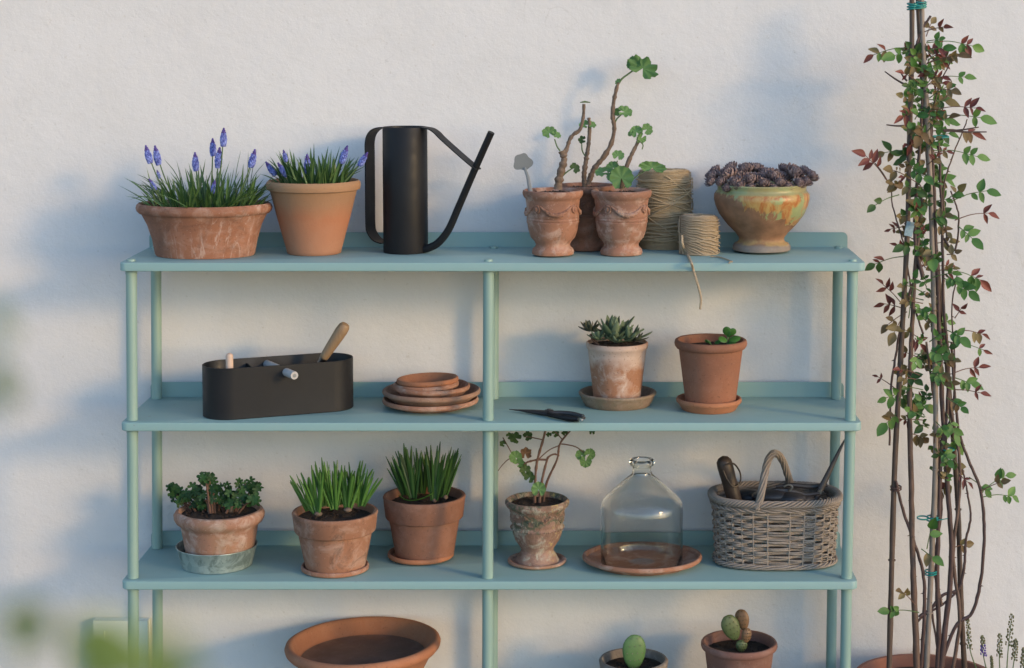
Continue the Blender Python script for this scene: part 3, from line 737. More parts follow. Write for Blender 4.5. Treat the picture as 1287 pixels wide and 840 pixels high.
# zinc plant marker
A = W(667, 240, p1.Y+.012); B = W(657, 204, p1.Y+.03)
m = MB()
mk = thing('plant_marker', 'dull grey metal plant marker with round head stuck in the left urn', 'plant marker', A)
m.tube([Vector((0,0,-.004)), (W(663.5,223,p1.Y+.02)-A), (W(659.5,211,p1.Y+.027)-A)], [.0042,.0034,.0026], 8, flat=.4, up=(1,0,0)); m.obj('stake', M_ZINC, mk)
m = MB(); cB = B-A; n = 40; ring = []
for k in range(n):
    a_ = 2*pi*k/n; r = (11+1.0*cos(2*a_)+.8*cos(3*a_+1)+.9*cos(5*a_))*mpp(p1.Y)
    ring.append((r*cos(a_), r*sin(a_)*1.05))
vs = [cB+Vector((x, -.0012, z)) for x, z in ring]+[cB+Vector((x, .0012, z)) for x, z in ring]
m.add(vs, [tuple(range(n)), tuple(range(n, 2*n))[::-1]]+[(k, (k+1)%n, n+(k+1)%n, n+k) for k in range(n)][::1])
m.obj('head', M_ZINC, mk)

# jute spools --------------------------------------------------------------
def spool(cx, ybot, R, ytop, mat, label, turns, tw, bulge, seed, diag, lean=0.0):
    p = Pot(cx, ybot, R, z1); s = p.s; H = p.h(ytop); rnd = random.Random(seed)
    t = thing('twine_spool', label, 'twine spool', p.loc, 'spools of jute twine')
    def rad(q): return (R-1.2)*s*(1+bulge*sin(pi*q)-(.05 if q > .97 else 0))
    m = MB(); m.lathe([(0,0)]+[(rad(k/10)*.985, H*k/10) for k in range(11)]+[(rad(1)*.45, H*1.0), (rad(1)*.3, H*.96), (0, H*.9)], 64, wob=.02, seed=seed); m.obj('core', mat, t)
    m = MB(); pts = []; N = turns*36
    for k in range(N):
        q = k/N; a = 2*pi*turns*q
        wv = .008*H*sin(a+seed+q*25)+.004*H*sin(2*a+q*60)+.003*H*noise.noise(Vector((a*.9, seed, 2)))
        r = rad(q)+tw*s*(.5+.35*noise.noise(Vector((a*.7, q*30, seed))))
        pts.append((r*cos(a), r*sin(a), max(.001, min(H, q*H+wv*sin(pi*q)))))
    m.tube(pts, tw*.62*s, 5)
    # top windings
    pts = []
    for k in range(9*30):
        q = k/(9*30); a = 2*pi*9*q; r = rad(1)*(1-.62*q)
        pts.append((r*cos(a), r*sin(a), H+.0008+.002*noise.noise(Vector((a, 0, seed)))-(.003 if q < .05 else 0)))
    m.tube(pts, tw*.8*s, 5)
    for (a0, q0, a1, q1) in diag:
        pts = []
        for k in range(24):
            u = k/23; a = radians(a0+(a1-a0)*u); q = max(.03, q0+(q1-q0)*u)
            r = rad(min(1, max(0, q)))+(tw*1.7+.9)*s
            pts.append((r*sin(a), -r*cos(a), H*q+.0008*sin(k)))
        m.tube(pts, tw*.78*s, 6)
    m.obj('twine', mat, t, angle=80)
    return t, p, rad, H
rr = random.Random(4)
dg = [(-85,.78,80,.45),(-80,.40,85,.80),(-70,.30,90,.86),(-85,.84,60,.55),(-90,.28,90,.22),(-60,.12,90,.20),(-90,.65,40,.1),(0,.95,120,.4)]
dg += [(-90, q, 90, q+rr.uniform(-.12,.12)) for q in [rr.uniform(.05,.95) for _ in range(22)]]
spool(835, 315, 33.5, 214, M_JUTE, 'large brown spool of jute twine behind the right urn', 66, .9, .03, 1, dg)
dg = [(-60, .92-.05*k, 88, .95-.11*k+rr.uniform(-.04,.04)) for k in range(15)]+[(-75,.9,-60,.1),(-80,.8,-50,.0),(-70,.95,-66,.05),(-85,.6,80,.2),(-85,.3,80,.5)]
ts, ps, _, _ = spool(878, 322, 25, 271.5, M_JUTE2, 'small pale spool of jute twine, its loose end dangling over the shelf edge', 38, .8, .02, 2, dg)
def wq(x, y, Y=None, z=None): return (W(x, y, Y) if Y is not None else G(x, y, z)) - ps.loc
m = MB()
Pt = [wq(857,296,ps.Y-24*ps.s), wq(858,308,ps.Y-26*ps.s), wq(863,318,z=z1+.003), wq(867,326,z=z1+.003), wq(869,331,z=z1+.002), wq(871,338,-.004), wq(875,352,-.006), wq(879,365,-.006), wq(881,377,-.006), wq(880,389,-.006)]
P2 = spline(Pt, 8)
m.tube(P2, 1.5*ps.s, 6)
P3 = [q+Vector((.0012*sin(i*.9), -.0012*cos(i*.9), 0)) for i, q in enumerate(P2)]; m.tube(P3, 1.0*ps.s, 5)
m.obj('loose_end', M_JUTE2, ts)
m = MB(); m.tube(spline([wq(893,322.5,z=z1+.002), wq(903,323,z=z1+.002), wq(913,326,z=z1+.002), wq(920,329,z=z1+.002)], 6), 1.0*ps.s, 6)
m.tube([wq(919,328.5,z=z1+.002), wq(916,331,z=z1+.002)], .8*ps.s, 5); m.obj('loose_end', M_JUTE2, ts)
# strand bridging the large spool's top
# glazed bowl with houseleeks
p = Pot(957, 321, 35, z1); s = p.s
t = thing('potted_houseleeks', 'glazed green and ochre footed bowl crowded with purple houseleek rosettes', 'potted plant', p.loc)
lathe_part('bowl', p, [(0,314.5),(34,314.5),(36,313.5),(36.3,309),(34,305.5),(30,304),(28,301),(28.5,298),(33,292),(43,282),(53,269),(58,258),(60,250),(59.7,244),(57.5,240.5),(56,239.5),(55.5,236),(56.5,232),(55,230.5),(53,232),(52,238),(50,242),(0,242)], M_GLAZE, t, .008, 96, 4)
soil_disc(52.5*s, p.h(237), 1, 33).obj('soil', M_SOIL, t)
def rosette(seed, petals=62):
    rnd = random.Random(seed); m = MB()
    for k in range(petals):
        q = k/petals; a = k*2.39996; el = radians(14+66*q); L = (.88-.46*q)*rnd.uniform(.88, 1.06); r0 = .06+.14*(1-q)
        rad_ = Vector((cos(a), sin(a), 0)); sd_ = Vector((-sin(a), cos(a), 0)); b = rad_*r0+Vector((0, 0, -.10+.34*q)); w_ = .40*L+.03
        vs = []; pos = b
        for i_, (f_, ww) in enumerate(((0, .55), (.30, .95), (.32, 1.0), (.24, .72), (.14, .06))):
            e2 = el + i_*radians(13*(1-q*.5)); d = rad_*cos(e2)+Vector((0, 0, sin(e2))); pos = pos + d*L*f_; nn = rad_*-sin(e2)+Vector((0, 0, cos(e2)))
            vs += [pos-sd_*w_*ww/2+nn*.02, pos-nn*.07*ww, pos+sd_*w_*ww/2+nn*.02, pos+nn*.015]
        m.add(vs, [(i*4+k2, i*4+(k2+1)%4, (i+1)*4+(k2+1)%4, (i+1)*4+k2) for i in range(4) for k2 in range(4)])
    return m.mesh('rosette', M_SEMP, angle=60)
ROS = [rosette(k) for k in range(4)]
rnd = random.Random(9)
for i, (x, y, r, dY) in enumerate([(898,221,15,0),(916,219,18,-.015),(938,213,16,.02),(944,226,16,-.045),(962,218,15,.03),(972,222,17,-.035),(997,218,19,-.015),(1018,221,14,-.01),(985,213,14,.03),(925,229,14,-.045),(960,230,12,-.06),(1003,230,13,-.045),(908,228,12,-.03),(950,212,15,.055),(930,233,11,-.06),(944,235,10,-.065),(973,236,10,-.066),(990,234,11,-.06),(915,236,10,-.05),(1012,228,12,-.03),(895,228,11,-.02),(958,224,15,.0),(985,223,15,.0),(930,222,15,0),(1010,214,12,.03),(980,229,13,-.055),(900,214,12,.03),(920,210,13,.04)]):
    q = p.L(x, y+3, dY); tilt = Vector(((x-957)/90, -.35+dY*3, 1))
    inst(ROS[i % 4], 'rosette', t, frame(q, tilt, (cos(i), sin(i), 0), r*s))

# ================================================================== SECOND SHELF
z2 = ZS[1]
# steel tool caddy
psi = radians(22); hw = 33; L2 = 62                       # px: end radius, half straight length
cyl = Vector((0,0,0)); s = mpp(.12, 500)
c0 = G(349, 520, z2); Ycad = .108; X0 = W(350.5, 500, Ycad).x
cad = thing('tool_caddy', 'oval black steel tool caddy with a grey rod through it', 'tool caddy', (X0, Ycad, z2))
s = mpp(Ycad, 500); Hc = W(349, 452.5, Ycad).z - z2 - .001
def stad(r, z, half=L2):
    out = []
    for k in range(25): a = radians(-90+180*k/24); out.append((half*s+r*s*cos(a), r*s*sin(a)))
    for k in range(25): a = radians(90+180*k/24); out.append((-half*s+r*s*cos(a), r*s*sin(a)))
    R_ = [(x*cos(psi)-y*sin(psi), x*sin(psi)+y*cos(psi)) for x, y in out]
    return [(x, y, z) for x, y in R_]
m = MB(); rings = [stad(hw-1, 0), stad(hw, .0015), stad(hw, Hc-.0006), stad(hw-.4, Hc), stad(hw-1.1, Hc), stad(hw-1.4, Hc-.0008), stad(hw-1.4, .003)]
n = 50; vs = [v for r in rings for v in r]
m.add(vs, [(i*n+k, i*n+(k+1)%n, (i+1)*n+(k+1)%n, (i+1)*n+k) for i in range(len(rings)-1) for k in range(n)]+[tuple(range(n))[::-1], tuple(6*n+k for k in range(n))])
m.obj('body', M_BLACK2, cad, angle=40)
Rz = Matrix.Rotation(psi, 3, 'Z'); zr = W(349, 462.5, Ycad).z - z2
m = MB(); Rr = Matrix.Rotation(radians(31), 3, 'Z'); A = Rr@Vector((-.004, -(hw+26)*s, zr)); B = Rr@Vector((-.004, (hw-.5)*s, zr))
m.tube([A+Vector((0,0,0)), A*.985+B*.015, B], [4.8*s, 5.1*s, 5.1*s], 20); m.obj('rod', M_DOWEL, cad)
m = MB(); m.tube([A+(A-B).normalized()*.0004, A+(A-B).normalized()*-.001], 2.4*s, 14); m.obj('rod_bore', M_ZINC, cad)
m = MB(); m.box(Rz@Vector((-.052, 0, Hc*.5-.004)), (.0015, (hw-1.7)*2*s, Hc-.012), Rz); m.obj('divider', M_BLACK2, cad, smooth=False)
# dibber & trowel handles in the caddy
A = W(288, 462, Ycad-.055); B = W(288.3, 448, Ycad-.055)
lc = Vector((B.x, B.y, z2+.004))
d_ = thing('dibber', 'pale wooden tool handle with rounded end standing at left of black caddy', 'garden tool', lc)
m = MB(); hh = B.z-lc.z; r_ = 4.6*s
m.lathe([(0,0),(r_,.001),(r_,hh)]+[(r_*cos(a), hh+r_*.9*sin(a)) for a in [radians(15*k) for k in range(1,7)]], 24); m.obj('handle', M_DIBBER, d_)
A = W(406, 451, Ycad+.02); B = W(435, 407, Ycad+.005); ax = (B-A).normalized()
tr = thing('hand_trowel', 'hand trowel with brown wooden handle leaning out of black caddy', 'trowel', A)
m = MB(); Lh = (B-A).length
m.tube([ax*(Lh*q) for q in (0,.05,.2,.4,.6,.8,.92,.98,1.0)], [r*s for r in (4.8,5.6,6.2,6.8,7.4,7.8,7.2,5.2,1.5)], 20); m.obj('handle', M_ASH, tr)
m = MB(); m.tube([ax*-.018, ax*0, ax*.003], [3.6*s,4.9*s,5.5*s], 16); m.obj('ferrule', M_STEEL, tr)
m = MB(); m.tube([ax*-.018, ax*-.03, ax*-.05], [.003,.003,.003], 8); 
m.leafstrip([ax*-.048, ax*-.052, ax*-.062, ax*-.072, ax*-.080], [.01,.026,.026,.018,.002], Vn, .3); m.obj('blade', M_STEEL, tr)

# stack of saucers
p = Pot(542, 521, 45, z2)
ztop = 0.0; s = p.s
def stsauc(cx, R, rim_y, rb, base_y, mat, label, seed, tilt=0, wall=4.5):
    loc = Vector((W(cx, 500, p.Y).x, p.Y, z2)); zb = max(0.0004, p.h(base_y)); Ht = p.h(rim_y)-zb
    t = thing('saucer', label, 'saucer', loc+Vector((0,0,zb)), 'terracotta saucers in a stack')
    H_ = Ht/s
    pr = [(0,0),(rb*.97,0),(rb,.6),(rb+(R-rb)*.5,H_*.4),(R-2.6,H_-6.2),(R-.8,H_-5.6),(R,H_-3.4),(R-.5,H_-1.2),(R-2,H_),(R-4,H_-.8),(R-5.5,H_-4),(rb-2,3.4),(rb-6,2.8),(0,2.8)]
    m = MB(); m.lathe([(r*s, max(0, z)*s) for r, z in pr], 96, 1, .012, seed); ob = m.obj('dish', mat, t, angle=60)
    t.rotation_euler = (radians(tilt*.5), radians(tilt), 0)
    return t
stsauc(541, 60.5, 499.5, 43, 517, M_SAUC, 'bottom saucer of the stack, wide orange terracotta', 1)
stsauc(542.5, 61.5, 488.5, 46, 505, M_SAUC2, 'wide greyish brown saucer with thick rim, second from bottom of stack', 2, .3)
stsauc(542, 48.5, 482.5, 38, 498, M_SAUC, 'middle saucer of the stack, nested in the wide brown one', 3, .6)
stsauc(536, 41, 480, 30, 493, M_SAUC, 'second saucer from the top of the stack', 4, -1)
stsauc(538, 39, 474.5, 29, 488, M_BOWL4, 'smallest saucer, topmost of the stack, bright orange inside', 5, -2)

# secateurs
cS = G(690, 519.5, z2+.006); t = thing('secateurs', 'closed black secateurs lying on the middle of the shelf', 'secateurs', cS)
def q_(x, y, h=.006): return G(x, y, z2+h)-cS
def bar(m, pts, w_, h_, n=10): m.tube(pts, w_, n, flat=h_, up=(0,0,1))
m = MB(); m.tube([q_(640,514.8), q_(655,516.0), q_(672,517.5), q_(690,519.5)], [.0006,.0022,.0040,.0055], 8, flat=1.9, up=(0,0,1)); m.obj('blade', M_DARKTOOL, t)
m = MB(); m.tube([q_(660,517.8,.003), q_(675,519.5,.003), q_(692,521,.003)], [.0010,.0026,.004], 8, flat=1.9); m.obj('blade', M_DARKTOOL, t)
m = MB(); m.lathe([(0,-.004),(.0085,-.004),(.0095,-.002),(.0095,.004),(.008,.0055),(.004,.006),(.0035,.0075),(0,.0075)], 20, c=q_(690,518.8,.006)); m.obj('pivot', M_DARKTOOL, t)
m = MB(); m.tube(spline([q_(690,519.5,.008), q_(705,519.0,.009), q_(720,520.5,.009), q_(733,523.8,.008)], 4), [.0045,.0042,.0048,.0042], 8); m.obj('handle', M_DARKTOOL, t)
m = MB(); m.tube(spline([q_(690,521,.006), q_(703,524,.007), q_(715,526.0,.007), q_(727,527.2,.007)], 4), [.005,.0052,.0062,.0052], 8); m.obj('handle', M_BLACK, t)
m = MB(); m.tube(spline([q_(726,527,.008), q_(731,528.2,.009), q_(735,525.5,.010), q_(732,522.8,.010)], 5), .0017, 7); m.obj('catch', M_STEEL, t)

def top_on(p0, zadd): q = p0; return q
# succulent pot on its saucer
ps_ = Pot(776, 517, 40, z2)
sa, zt = saucer(ps_, 49, 491.5, 41, 508, M_GREYSAUC, 'mossy grey clay saucer under the succulent pot', 4.5, 3, 11)
class Pot2(Pot):
    def __init__(s, cx, Y, z, oval=1.0): s.cx, s.Y, s.z, s.oval = cx, Y, z, oval; s.X = W(cx, 500, Y).x; s.s = mpp(Y, 500); s.loc = Vector((s.X, Y, z))
p = Pot2(775.5, ps_.Y, z2+zt+.0008)
t = thing('potted_succulent', 'salt whitened terracotta pot holding a spiky grey-green succulent', 'potted plant', p.loc)
yb = 503; s = p.s
lathe_part('pot', p, [(0,yb),(28,yb),(29,yb-1),(29.6,yb-4),(33,470),(36,445),(37,438),(38.3,437),(39,434),(38.8,430.5),(37.5,429.5),(36,430.5),(35.3,434),(34.8,440),(30,446),(0,446)], M_WHITEWASH, t, .006, 96, 6)
zsu = p.h(434); soil_disc(35*s, zsu, 1, 41).obj('soil', M_SOIL, t)
def fleshy(mat, w_=.26, th=.12, curl=.12, tip=.06):
    m = MB(); P = []; Rw = []; N = 8
    vs = []
    for i in range(N+1):
        q = i/N; ww = w_*(.45+.75*sin(pi*min(1, q*.95+.08))**.8)*(1 if q < .98 else .1)*.5; hh = th*.5*(1-.5*q)
        if q > .85: ww *= (1-q)/.15*.9+.1; hh *= (1-q)/.15*.8+.2
        z = curl*q*q
        for k in range(8):
            a = 2*pi*k/8; vs.append((ww*cos(a), q, z+hh*sin(a)*(1.0 if sin(a) < 0 else .35)+ (abs(cos(a))*.03)))
    m.add(vs, [(i*8+k, i*8+(k+1)%8, (i+1)*8+(k+1)%8, (i+1)*8+k) for i in range(N) for k in range(8)]+[tuple(range(8))[::-1], tuple(N*8+k for k in range(8))])
    return m.mesh('leaf', mat, angle=70)
FL = [fleshy(L_ECH), fleshy(L_ECH, .22, .14, .2), fleshy(L_ECHD, .3, .15, .15)]
def yframe(o, d, nrm, sc):                               # leaf's +Y along d, +Z near nrm
    d = Vector(d).normalized(); z = Vector(nrm); z = (z-d*z.dot(d)).normalized(); x = d.cross(z)
    M = Matrix(((x.x, d.x, z.x), (x.y, d.y, z.y), (x.z, d.z, z.z))).to_4x4()
    return Matrix.Translation(o) @ M @ Matrix.Scale(sc, 4)
def fl_rosette(par, c, n, Lp, emin, emax, me, seed, tilt=(0,0)):
    rnd = random.Random(seed)
    for k in range(n):
        q = k/n; a = k*2.39996+rnd.uniform(-.2,.2); el = radians(emin+(emax-emin)*q)
        d = Vector((cos(a)*cos(el)+tilt[0], sin(a)*cos(el)+tilt[1], sin(el)))
        up = Vector((-cos(a)*sin(el), -sin(a)*sin(el), cos(el)))
        inst(me, 'leaf', par, yframe(c+Vector((cos(a), sin(a), 0))*.003, d, up, Lp*s*rnd.uniform(.8, 1.1)*(1-.25*q)))
fl_rosette(t, p.L(770, 426, -.004), 22, 38, 12, 88, FL[0], 1, (.02, -.05))
fl_rosette(t, p.L(790, 428, -.006), 13, 27, 10, 80, FL[1], 2, (.15, -.1))
fl_rosette(t, p.L(741, 416, -.005), 16, 17, 0, 80, FL[2], 3, (-.15, -.1))
fl_rosette(t, p.L(752, 427, -.02), 11, 19, 5, 70, FL[0], 4, (-.2, -.2))
fl_rosette(t, p.L(775, 430, -.03), 10, 17, 5, 60, FL[0], 5, (0, -.2))
fl_rosette(t, p.L(798, 428, -.012), 9, 15, 5, 75, FL[2], 6, (.2, -.1))
fl_rosette(t, p.L(783, 424, .015), 10, 24, 15, 80, FL[1], 8, (.1, 0))
stem(p, t, [(752,434),(746,428),(742,420)], 2.2, 1.6, L_REDSTEM)

# plain brown pot with small jade plant
ps_ = Pot(891, 521.5, 34, z2)
sa, zt = saucer(ps_, 41, 499.5, 34, 515, M_BOWL4, 'small orange saucer under the plain brown pot', 4, 5, 12)
p = Pot2(893, ps_.Y, z2+zt+.0008); yb = 509
t = thing('potted_jade_plant', 'plain brown terracotta pot with one small round-leaved jade sprig', 'potted plant', p.loc)
lathe_part('pot', p, [(0,yb),(30,yb),(31,yb-1),(31.5,yb-4),(36,470),(39.8,440),(40.2,438),(43,437),(45,434),(45.6,431),(44.8,427.5),(43,426.3),(40.5,427),(39.5,430),(38.5,440),(34,446),(0,446)], M_PLAIN, t, .006, 96, 7)
soil_disc(39*p.s, p.h(437), 1, 42, .003).obj('soil', M_SOIL, t)
def disc_leaf(mat):
    m = MB(); m.ball((0, .5, 0), .5, 14, 6, (.85, 1, .16)); return m.mesh('leaf', mat, angle=80)
JD = disc_leaf(L_JADE); s = p.s
bz = p.L(915, 434, -.01)
stem(p, t, [(915,436),(914,428),(916,420)], 1.6, 1.2, L_PETIOLE, 'stem', -.01)
for (x, y, dx, dz, L_, nr) in ((916,422,-.35,.9,13,(-.2,-1,.1)),(917,421,.5,.6,11,(.3,-.9,.3)),(916,427,.95,.15,15,(.1,-.6,.9)),(914,428,-.9,.2,12,(-.2,-.7,.8)),(917,428,.2,-.15,11,(.1,-.9,.5)),(915,424,.1,.7,9,(0,-.5,.8)),(893,432,-.1,.12,12,(-.2,-.9,.6)),(898,431,.8,.25,9,(.1,-.6,.9)),(893,430,-.9,.2,8,(0,-.5,.9))):
    inst(JD, 'leaf', t, yframe(p.L(x, y, -.012), (dx, -.25, dz), nr, L_*s))

# ================================================================== THIRD SHELF
z3 = ZS[2]
# limy pot in a galvanised tin
pt = Pot(273, 722.5, 43, z3); s = pt.s
t = thing('tin_dish', 'round galvanised tin dish under the small leafy pot', 'dish', pt.loc)
m = MB(); H = pt.h(684)
m.lathe([(0,0),(41.5*s,0),(43.5*s,.0012),(50*s,H-.002),(50.8*s,H-.001),(50.6*s,H),(49.6*s,H-.0004),(48.9*s,H-.003),(42.5*s,.002),(0,.002)], 96); m.obj('dish', M_TIN, t, angle=40)
p = Pot2(273.5, pt.Y, z3+.003)
t = thing('potted_geranium', 'lime-stained pink terracotta pot with lumpy rim and dark green lobed leaves', 'potted plant', p.loc)
yb = 714
lathe_part('pot', p, [(0,yb),(38,yb),(39,yb-2),(42,695),(46.5,668),(47.5,662),(49,658),(53.5,655),(56.3,650),(56.6,645),(54,640.5),(50.5,640),(47.5,644),(46,650),(42,658),(0,658)], M_LIME, t, .028, 96, 8)
soil_disc(47*p.s, p.h(645), 1, 43, .006).obj('soil', M_SOIL, t)
rnd = random.Random(77); s = p.s
clus = [(222,622,14),(240,623,17),(258,628,16),(276,629,15),(298,626,18),(313,621,16),(309,608,15),(285,616,13),(263,603,12),(230,627,14),(318,629,12),(250,634,11),(292,634,13),(268,616,10),(245,616,10),(322,613,8),(258,600,8),(216,616,8)]
for (x, y, R_) in clus:
    dYc = rnd.uniform(-.035, .03)
    stem(p, t, [(273+(x-273)*.6, 645), ((x+273+(x-273)*.6)/2, (y+645)/2-3), (x, y)], 1.5, 1.0, L_REDSTEM, 'stem', dYc, k=3, sides=5)
    for k in range(7):
        a_ = rnd.random()*2*pi; rr_ = R_*sqrt(rnd.random())*.75
        gleaf(p, t, CRN[k % 3], x+rr_*cos(a_), y+rr_*sin(a_)*.7, rnd.uniform(10, 16), (rnd.uniform(-.6,.6), -.9, rnd.uniform(.1,1.2)), rnd.uniform(-2.5, 2.5), dYc+rnd.uniform(-.02,.02))
stem(p, t, [(265,645),(263,625),(262,604)], 3.6, 2.4, M_BARK, 'stem', 0, .25, 5)
stem(p, t, [(290,645),(293,628),(300,614)], 2.8, 1.8, M_BARK, 'stem', 0, .2, 6)

def strap_leaves(pot, par, clusters, mat, seed, zs):
    rnd = random.Random(seed); s = pot.s
    for (bx, by, n_, Lp, fan, lx, dY) in clusters:
        n_ = int(n_*1.5); fan *= .85
        for k in range(n_):
            q = (k+.5)/n_*2-1; ang = radians(fan*q+lx+rnd.uniform(-4, 4)); dep = rnd.uniform(-.35, .35)
            b = pot.L(bx+q*4, by+abs(q)*1.5, dY+rnd.uniform(-.006, .006)); L_ = Lp*s*rnd.uniform(.72, 1.06)*(1-.12*abs(q))
            d = Vector((sin(ang), dep*.5, cos(ang))).normalized(); pts = []
            for j in range(8):
                u = j/7; pts.append(b+d*L_*u+Vector((sin(ang)*.12, dep*.1, -.02))*L_*u*u)
            w_ = 3.4*s*rnd.uniform(.65, 1.2)
            m = MB(); m.leafstrip(pts, [w_*x for x in (.55,.8,.95,1,1,.95,.8,.3)], (cos(ang), rnd.uniform(-.7,.7), -sin(ang)), .45)
            me_ = m.mesh('leaf', mat); o_ = bpy.data.objects.new('leaf', me_); C.objects.link(o_); o_.parent = par
def collar_pot(cx, ys, rfs, R, ytop, ycol, rb, sau, mat, msau, lab, slab, seed, clusters, lm, ysoil, lean=0):
    q = Pot(cx, ys, rfs, z3)
    sa, zt = saucer(q, sau[0], sau[1], rfs, ys-8, msau, slab, 4, 5, seed)
    sa.location.x = W(sau[2], 700, q.Y).x
    p = Pot2(cx, q.Y, z3+zt+.0008)
    t = thing('potted_bulbs', lab, 'potted plant', p.loc, 'collared terracotta pots of bulb leaves')
    yb = sau[1]+8
    lathe_part('pot', p, [(0,yb),(rb-1,yb),(rb,yb-1),(rb+.8,yb-5),(R-10,ycol+12),(R-8,ycol+1.5),(R-8,ycol),(R-4.5,ycol-.5),(R-3.4,ycol-2),(R-1.2,ytop+5),(R-.4,ytop+2),(R-1.5,ytop),(R-4.5,ytop),(R-6,ytop+2),(R-7.5,ytop+8),(R-9,ytop+20),(0,ytop+20)], mat, t, .006, 96, seed)
    soil_disc((R-7)*p.s, p.h(ysoil), 1, seed+50, .006).obj('soil', M_SOIL, t)
    strap_leaves(p, t, clusters, lm, seed, p.h(ysoil))
    return t, p
t, p = collar_pot(419.5, 726.5, 36, 54.5, 642, 667, 36.5, (42.5, 709, 421), M_COLLAR, M_SAUC, 'orange terracotta pot with collar and short bright green bulb leaves', 'orange saucer under the left bulb pot', 21,
    [(398,645,10,62,26,-10,-.03),(388,642,6,50,16,-16,-.01),(420,640,9,66,16,-2,-.025),(409,636,8,62,14,-4,.02),(437,640,8,54,20,6,-.02),(430,634,7,62,16,3,.03),(454,636,9,52,18,14,-.01),(445,632,6,60,14,8,.025)], L_STRAP, 650)
for (x, y) in ((400,645),(437,640)):
    m = MB(); m.ball(p.L(x, y+1, -.03), 4.5*p.s, 10, 6, (1.2,1,.7)); m.obj('bulb', M_BARK, t)
t, p = collar_pot(532.5, 711, 34, 52.5, 622, 650, 36, (41.5, 693, 529), M_COLLAR2, M_BOWL4, 'deep brown terracotta pot with collar and dark upright bulb leaves', 'orange saucer under the right bulb pot', 22,
    [(519,626,12,66,16,-8,-.03),(509,622,9,58,12,-14,-.005),(530,620,8,62,12,-2,.02),(546,628,10,70,14,6,-.03),(557,624,9,66,10,12,0),(542,618,7,62,12,2,.025),(512,614,6,60,12,-8,.03),(558,616,6,60,10,10,.03)], L_STRAPD, 632)
m = MB(); m.leafstrip(spline([p.L(500,621,-.03), p.L(512,628,-.045), p.L(530,626,-.05), p.L(546,618,-.04)], 5), [.002]+[.007]*14+[.004], (0,-1,.6), .4); m.obj('leaf', L_STRAP, t)
for (x, y) in ((546,628),(560,624)):
    m = MB(); m.ball(p.L(x, y+1, -.03), 3.0*p.s, 10, 6, (1,1,1)); m.obj('bulb', M_BARK, t)

# patinated urn with leggy geranium
q = Pot(675, 716.5, 31, z3)
sa, zt = saucer(q, 37, 702, 31, 709, M_LIME, 'pinkish clay saucer under the patinated urn', 5, 3, 23)
p = Pot2(675, q.Y, z3+zt+.0006); s = p.s
t = thing('potted_geranium', 'small urn with mottled white and green patina and a leggy geranium, in its saucer', 'potted plant', p.loc)
UP_ = [(0,708),(27,708),(28,706),(27.5,703),(24.5,697.5),(21,692),(20.5,689),(23,685),(28,678),(31,670),(32,664),(33,663),(33,661),(32,660),(32,657),(33,656),(33,654),(32.5,650),(33,644),(35.5,639),(36.5,637.5),(39,635.5),(40.7,632),(40.3,629),(38,627),(35.5,628),(34,632),(32,640),(28,646),(0,646)]
lathe_part('urn', p, UP_, M_PATINA, t, .02, 96, 9)
def rad3(y):
    P_ = UP_[:20]
    for i in range(len(P_)-1):
        (ra, ya), (rb2, yb2) = P_[i], P_[i+1]
        if (ya-y)*(yb2-y) <= 0 and ya != yb2: return ra+(rb2-ra)*(y-ya)/(yb2-ya)
    return 33
m = MB(); rr = random.Random(8)
for k in range(40):
    a_ = radians(k*9); r = 33.4*s; m.ball((r*sin(a_), -r*cos(a_), p.h(662+0)), 1.2*s, 6, 4)
for sw in range(5):
    for k in range(46):
        u = rr.random(); a_ = radians(sw*72-30+u*60); y = 643+8*sin(pi*u)+rr.uniform(-2, 2); r = (rad3(y)+.5)*s
        m.ball((r*sin(a_), -r*cos(a_), p.h(y)), rr.uniform(.9, 1.8)*s, 6, 4)
m.obj('garland', M_PATINA, t, angle=80)
soil_disc(33.5*s, p.h(633), 1, 61, .005).obj('soil', M_SOIL, t)
stem(p, t, [(672,632),(672.5,606),(675,580),(682,555),(686,540),(690,528)], 1.9, 1.3, L_REDSTEM, 'stem', 0, .15, 1)
stem(p, t, [(678,632),(681,605),(687,580),(690,574),(697,571),(703,573)], 1.8, 1.0, L_REDSTEM, 'stem', 0, .15, 2)
stem(p, t, [(688,578),(676,578),(663,581),(657,585)], 1.4, 1.0, L_REDSTEM, 'stem', 0, .15, 3)
stem(p, t, [(683,632),(687,607),(700,578),(703,560),(711,548),(722,536)], 1.6, 1.0, L_REDSTEM, 'stem', .01, .15, 4)
stem(p, t, [(703,558),(712,559),(724,562),(734,569)], .9, .7, L_REDSTEM, 'leaf_stalk', .01)
stem(p, t, [(676,578),(690,566),(703,560)], .8, .7, L_REDSTEM, 'leaf_stalk', 0)
stem(p, t, [(655,585),(648,578),(640,564),(632,550)], .8, .7, L_REDSTEM, 'leaf_stalk', 0)
stem(p, t, [(648,577),(640,577),(632,584),(626,592)], .7, .5, L_REDSTEM, 'leaf_stalk', 0)
stem(p, t, [(707,553),(700,545),(693,538)], .8, .7, L_REDSTEM, 'leaf_stalk', .01)
stem(p, t, [(683,553),(668,550),(658,549)], .8, .7, L_REDSTEM, 'leaf_stalk', .0)
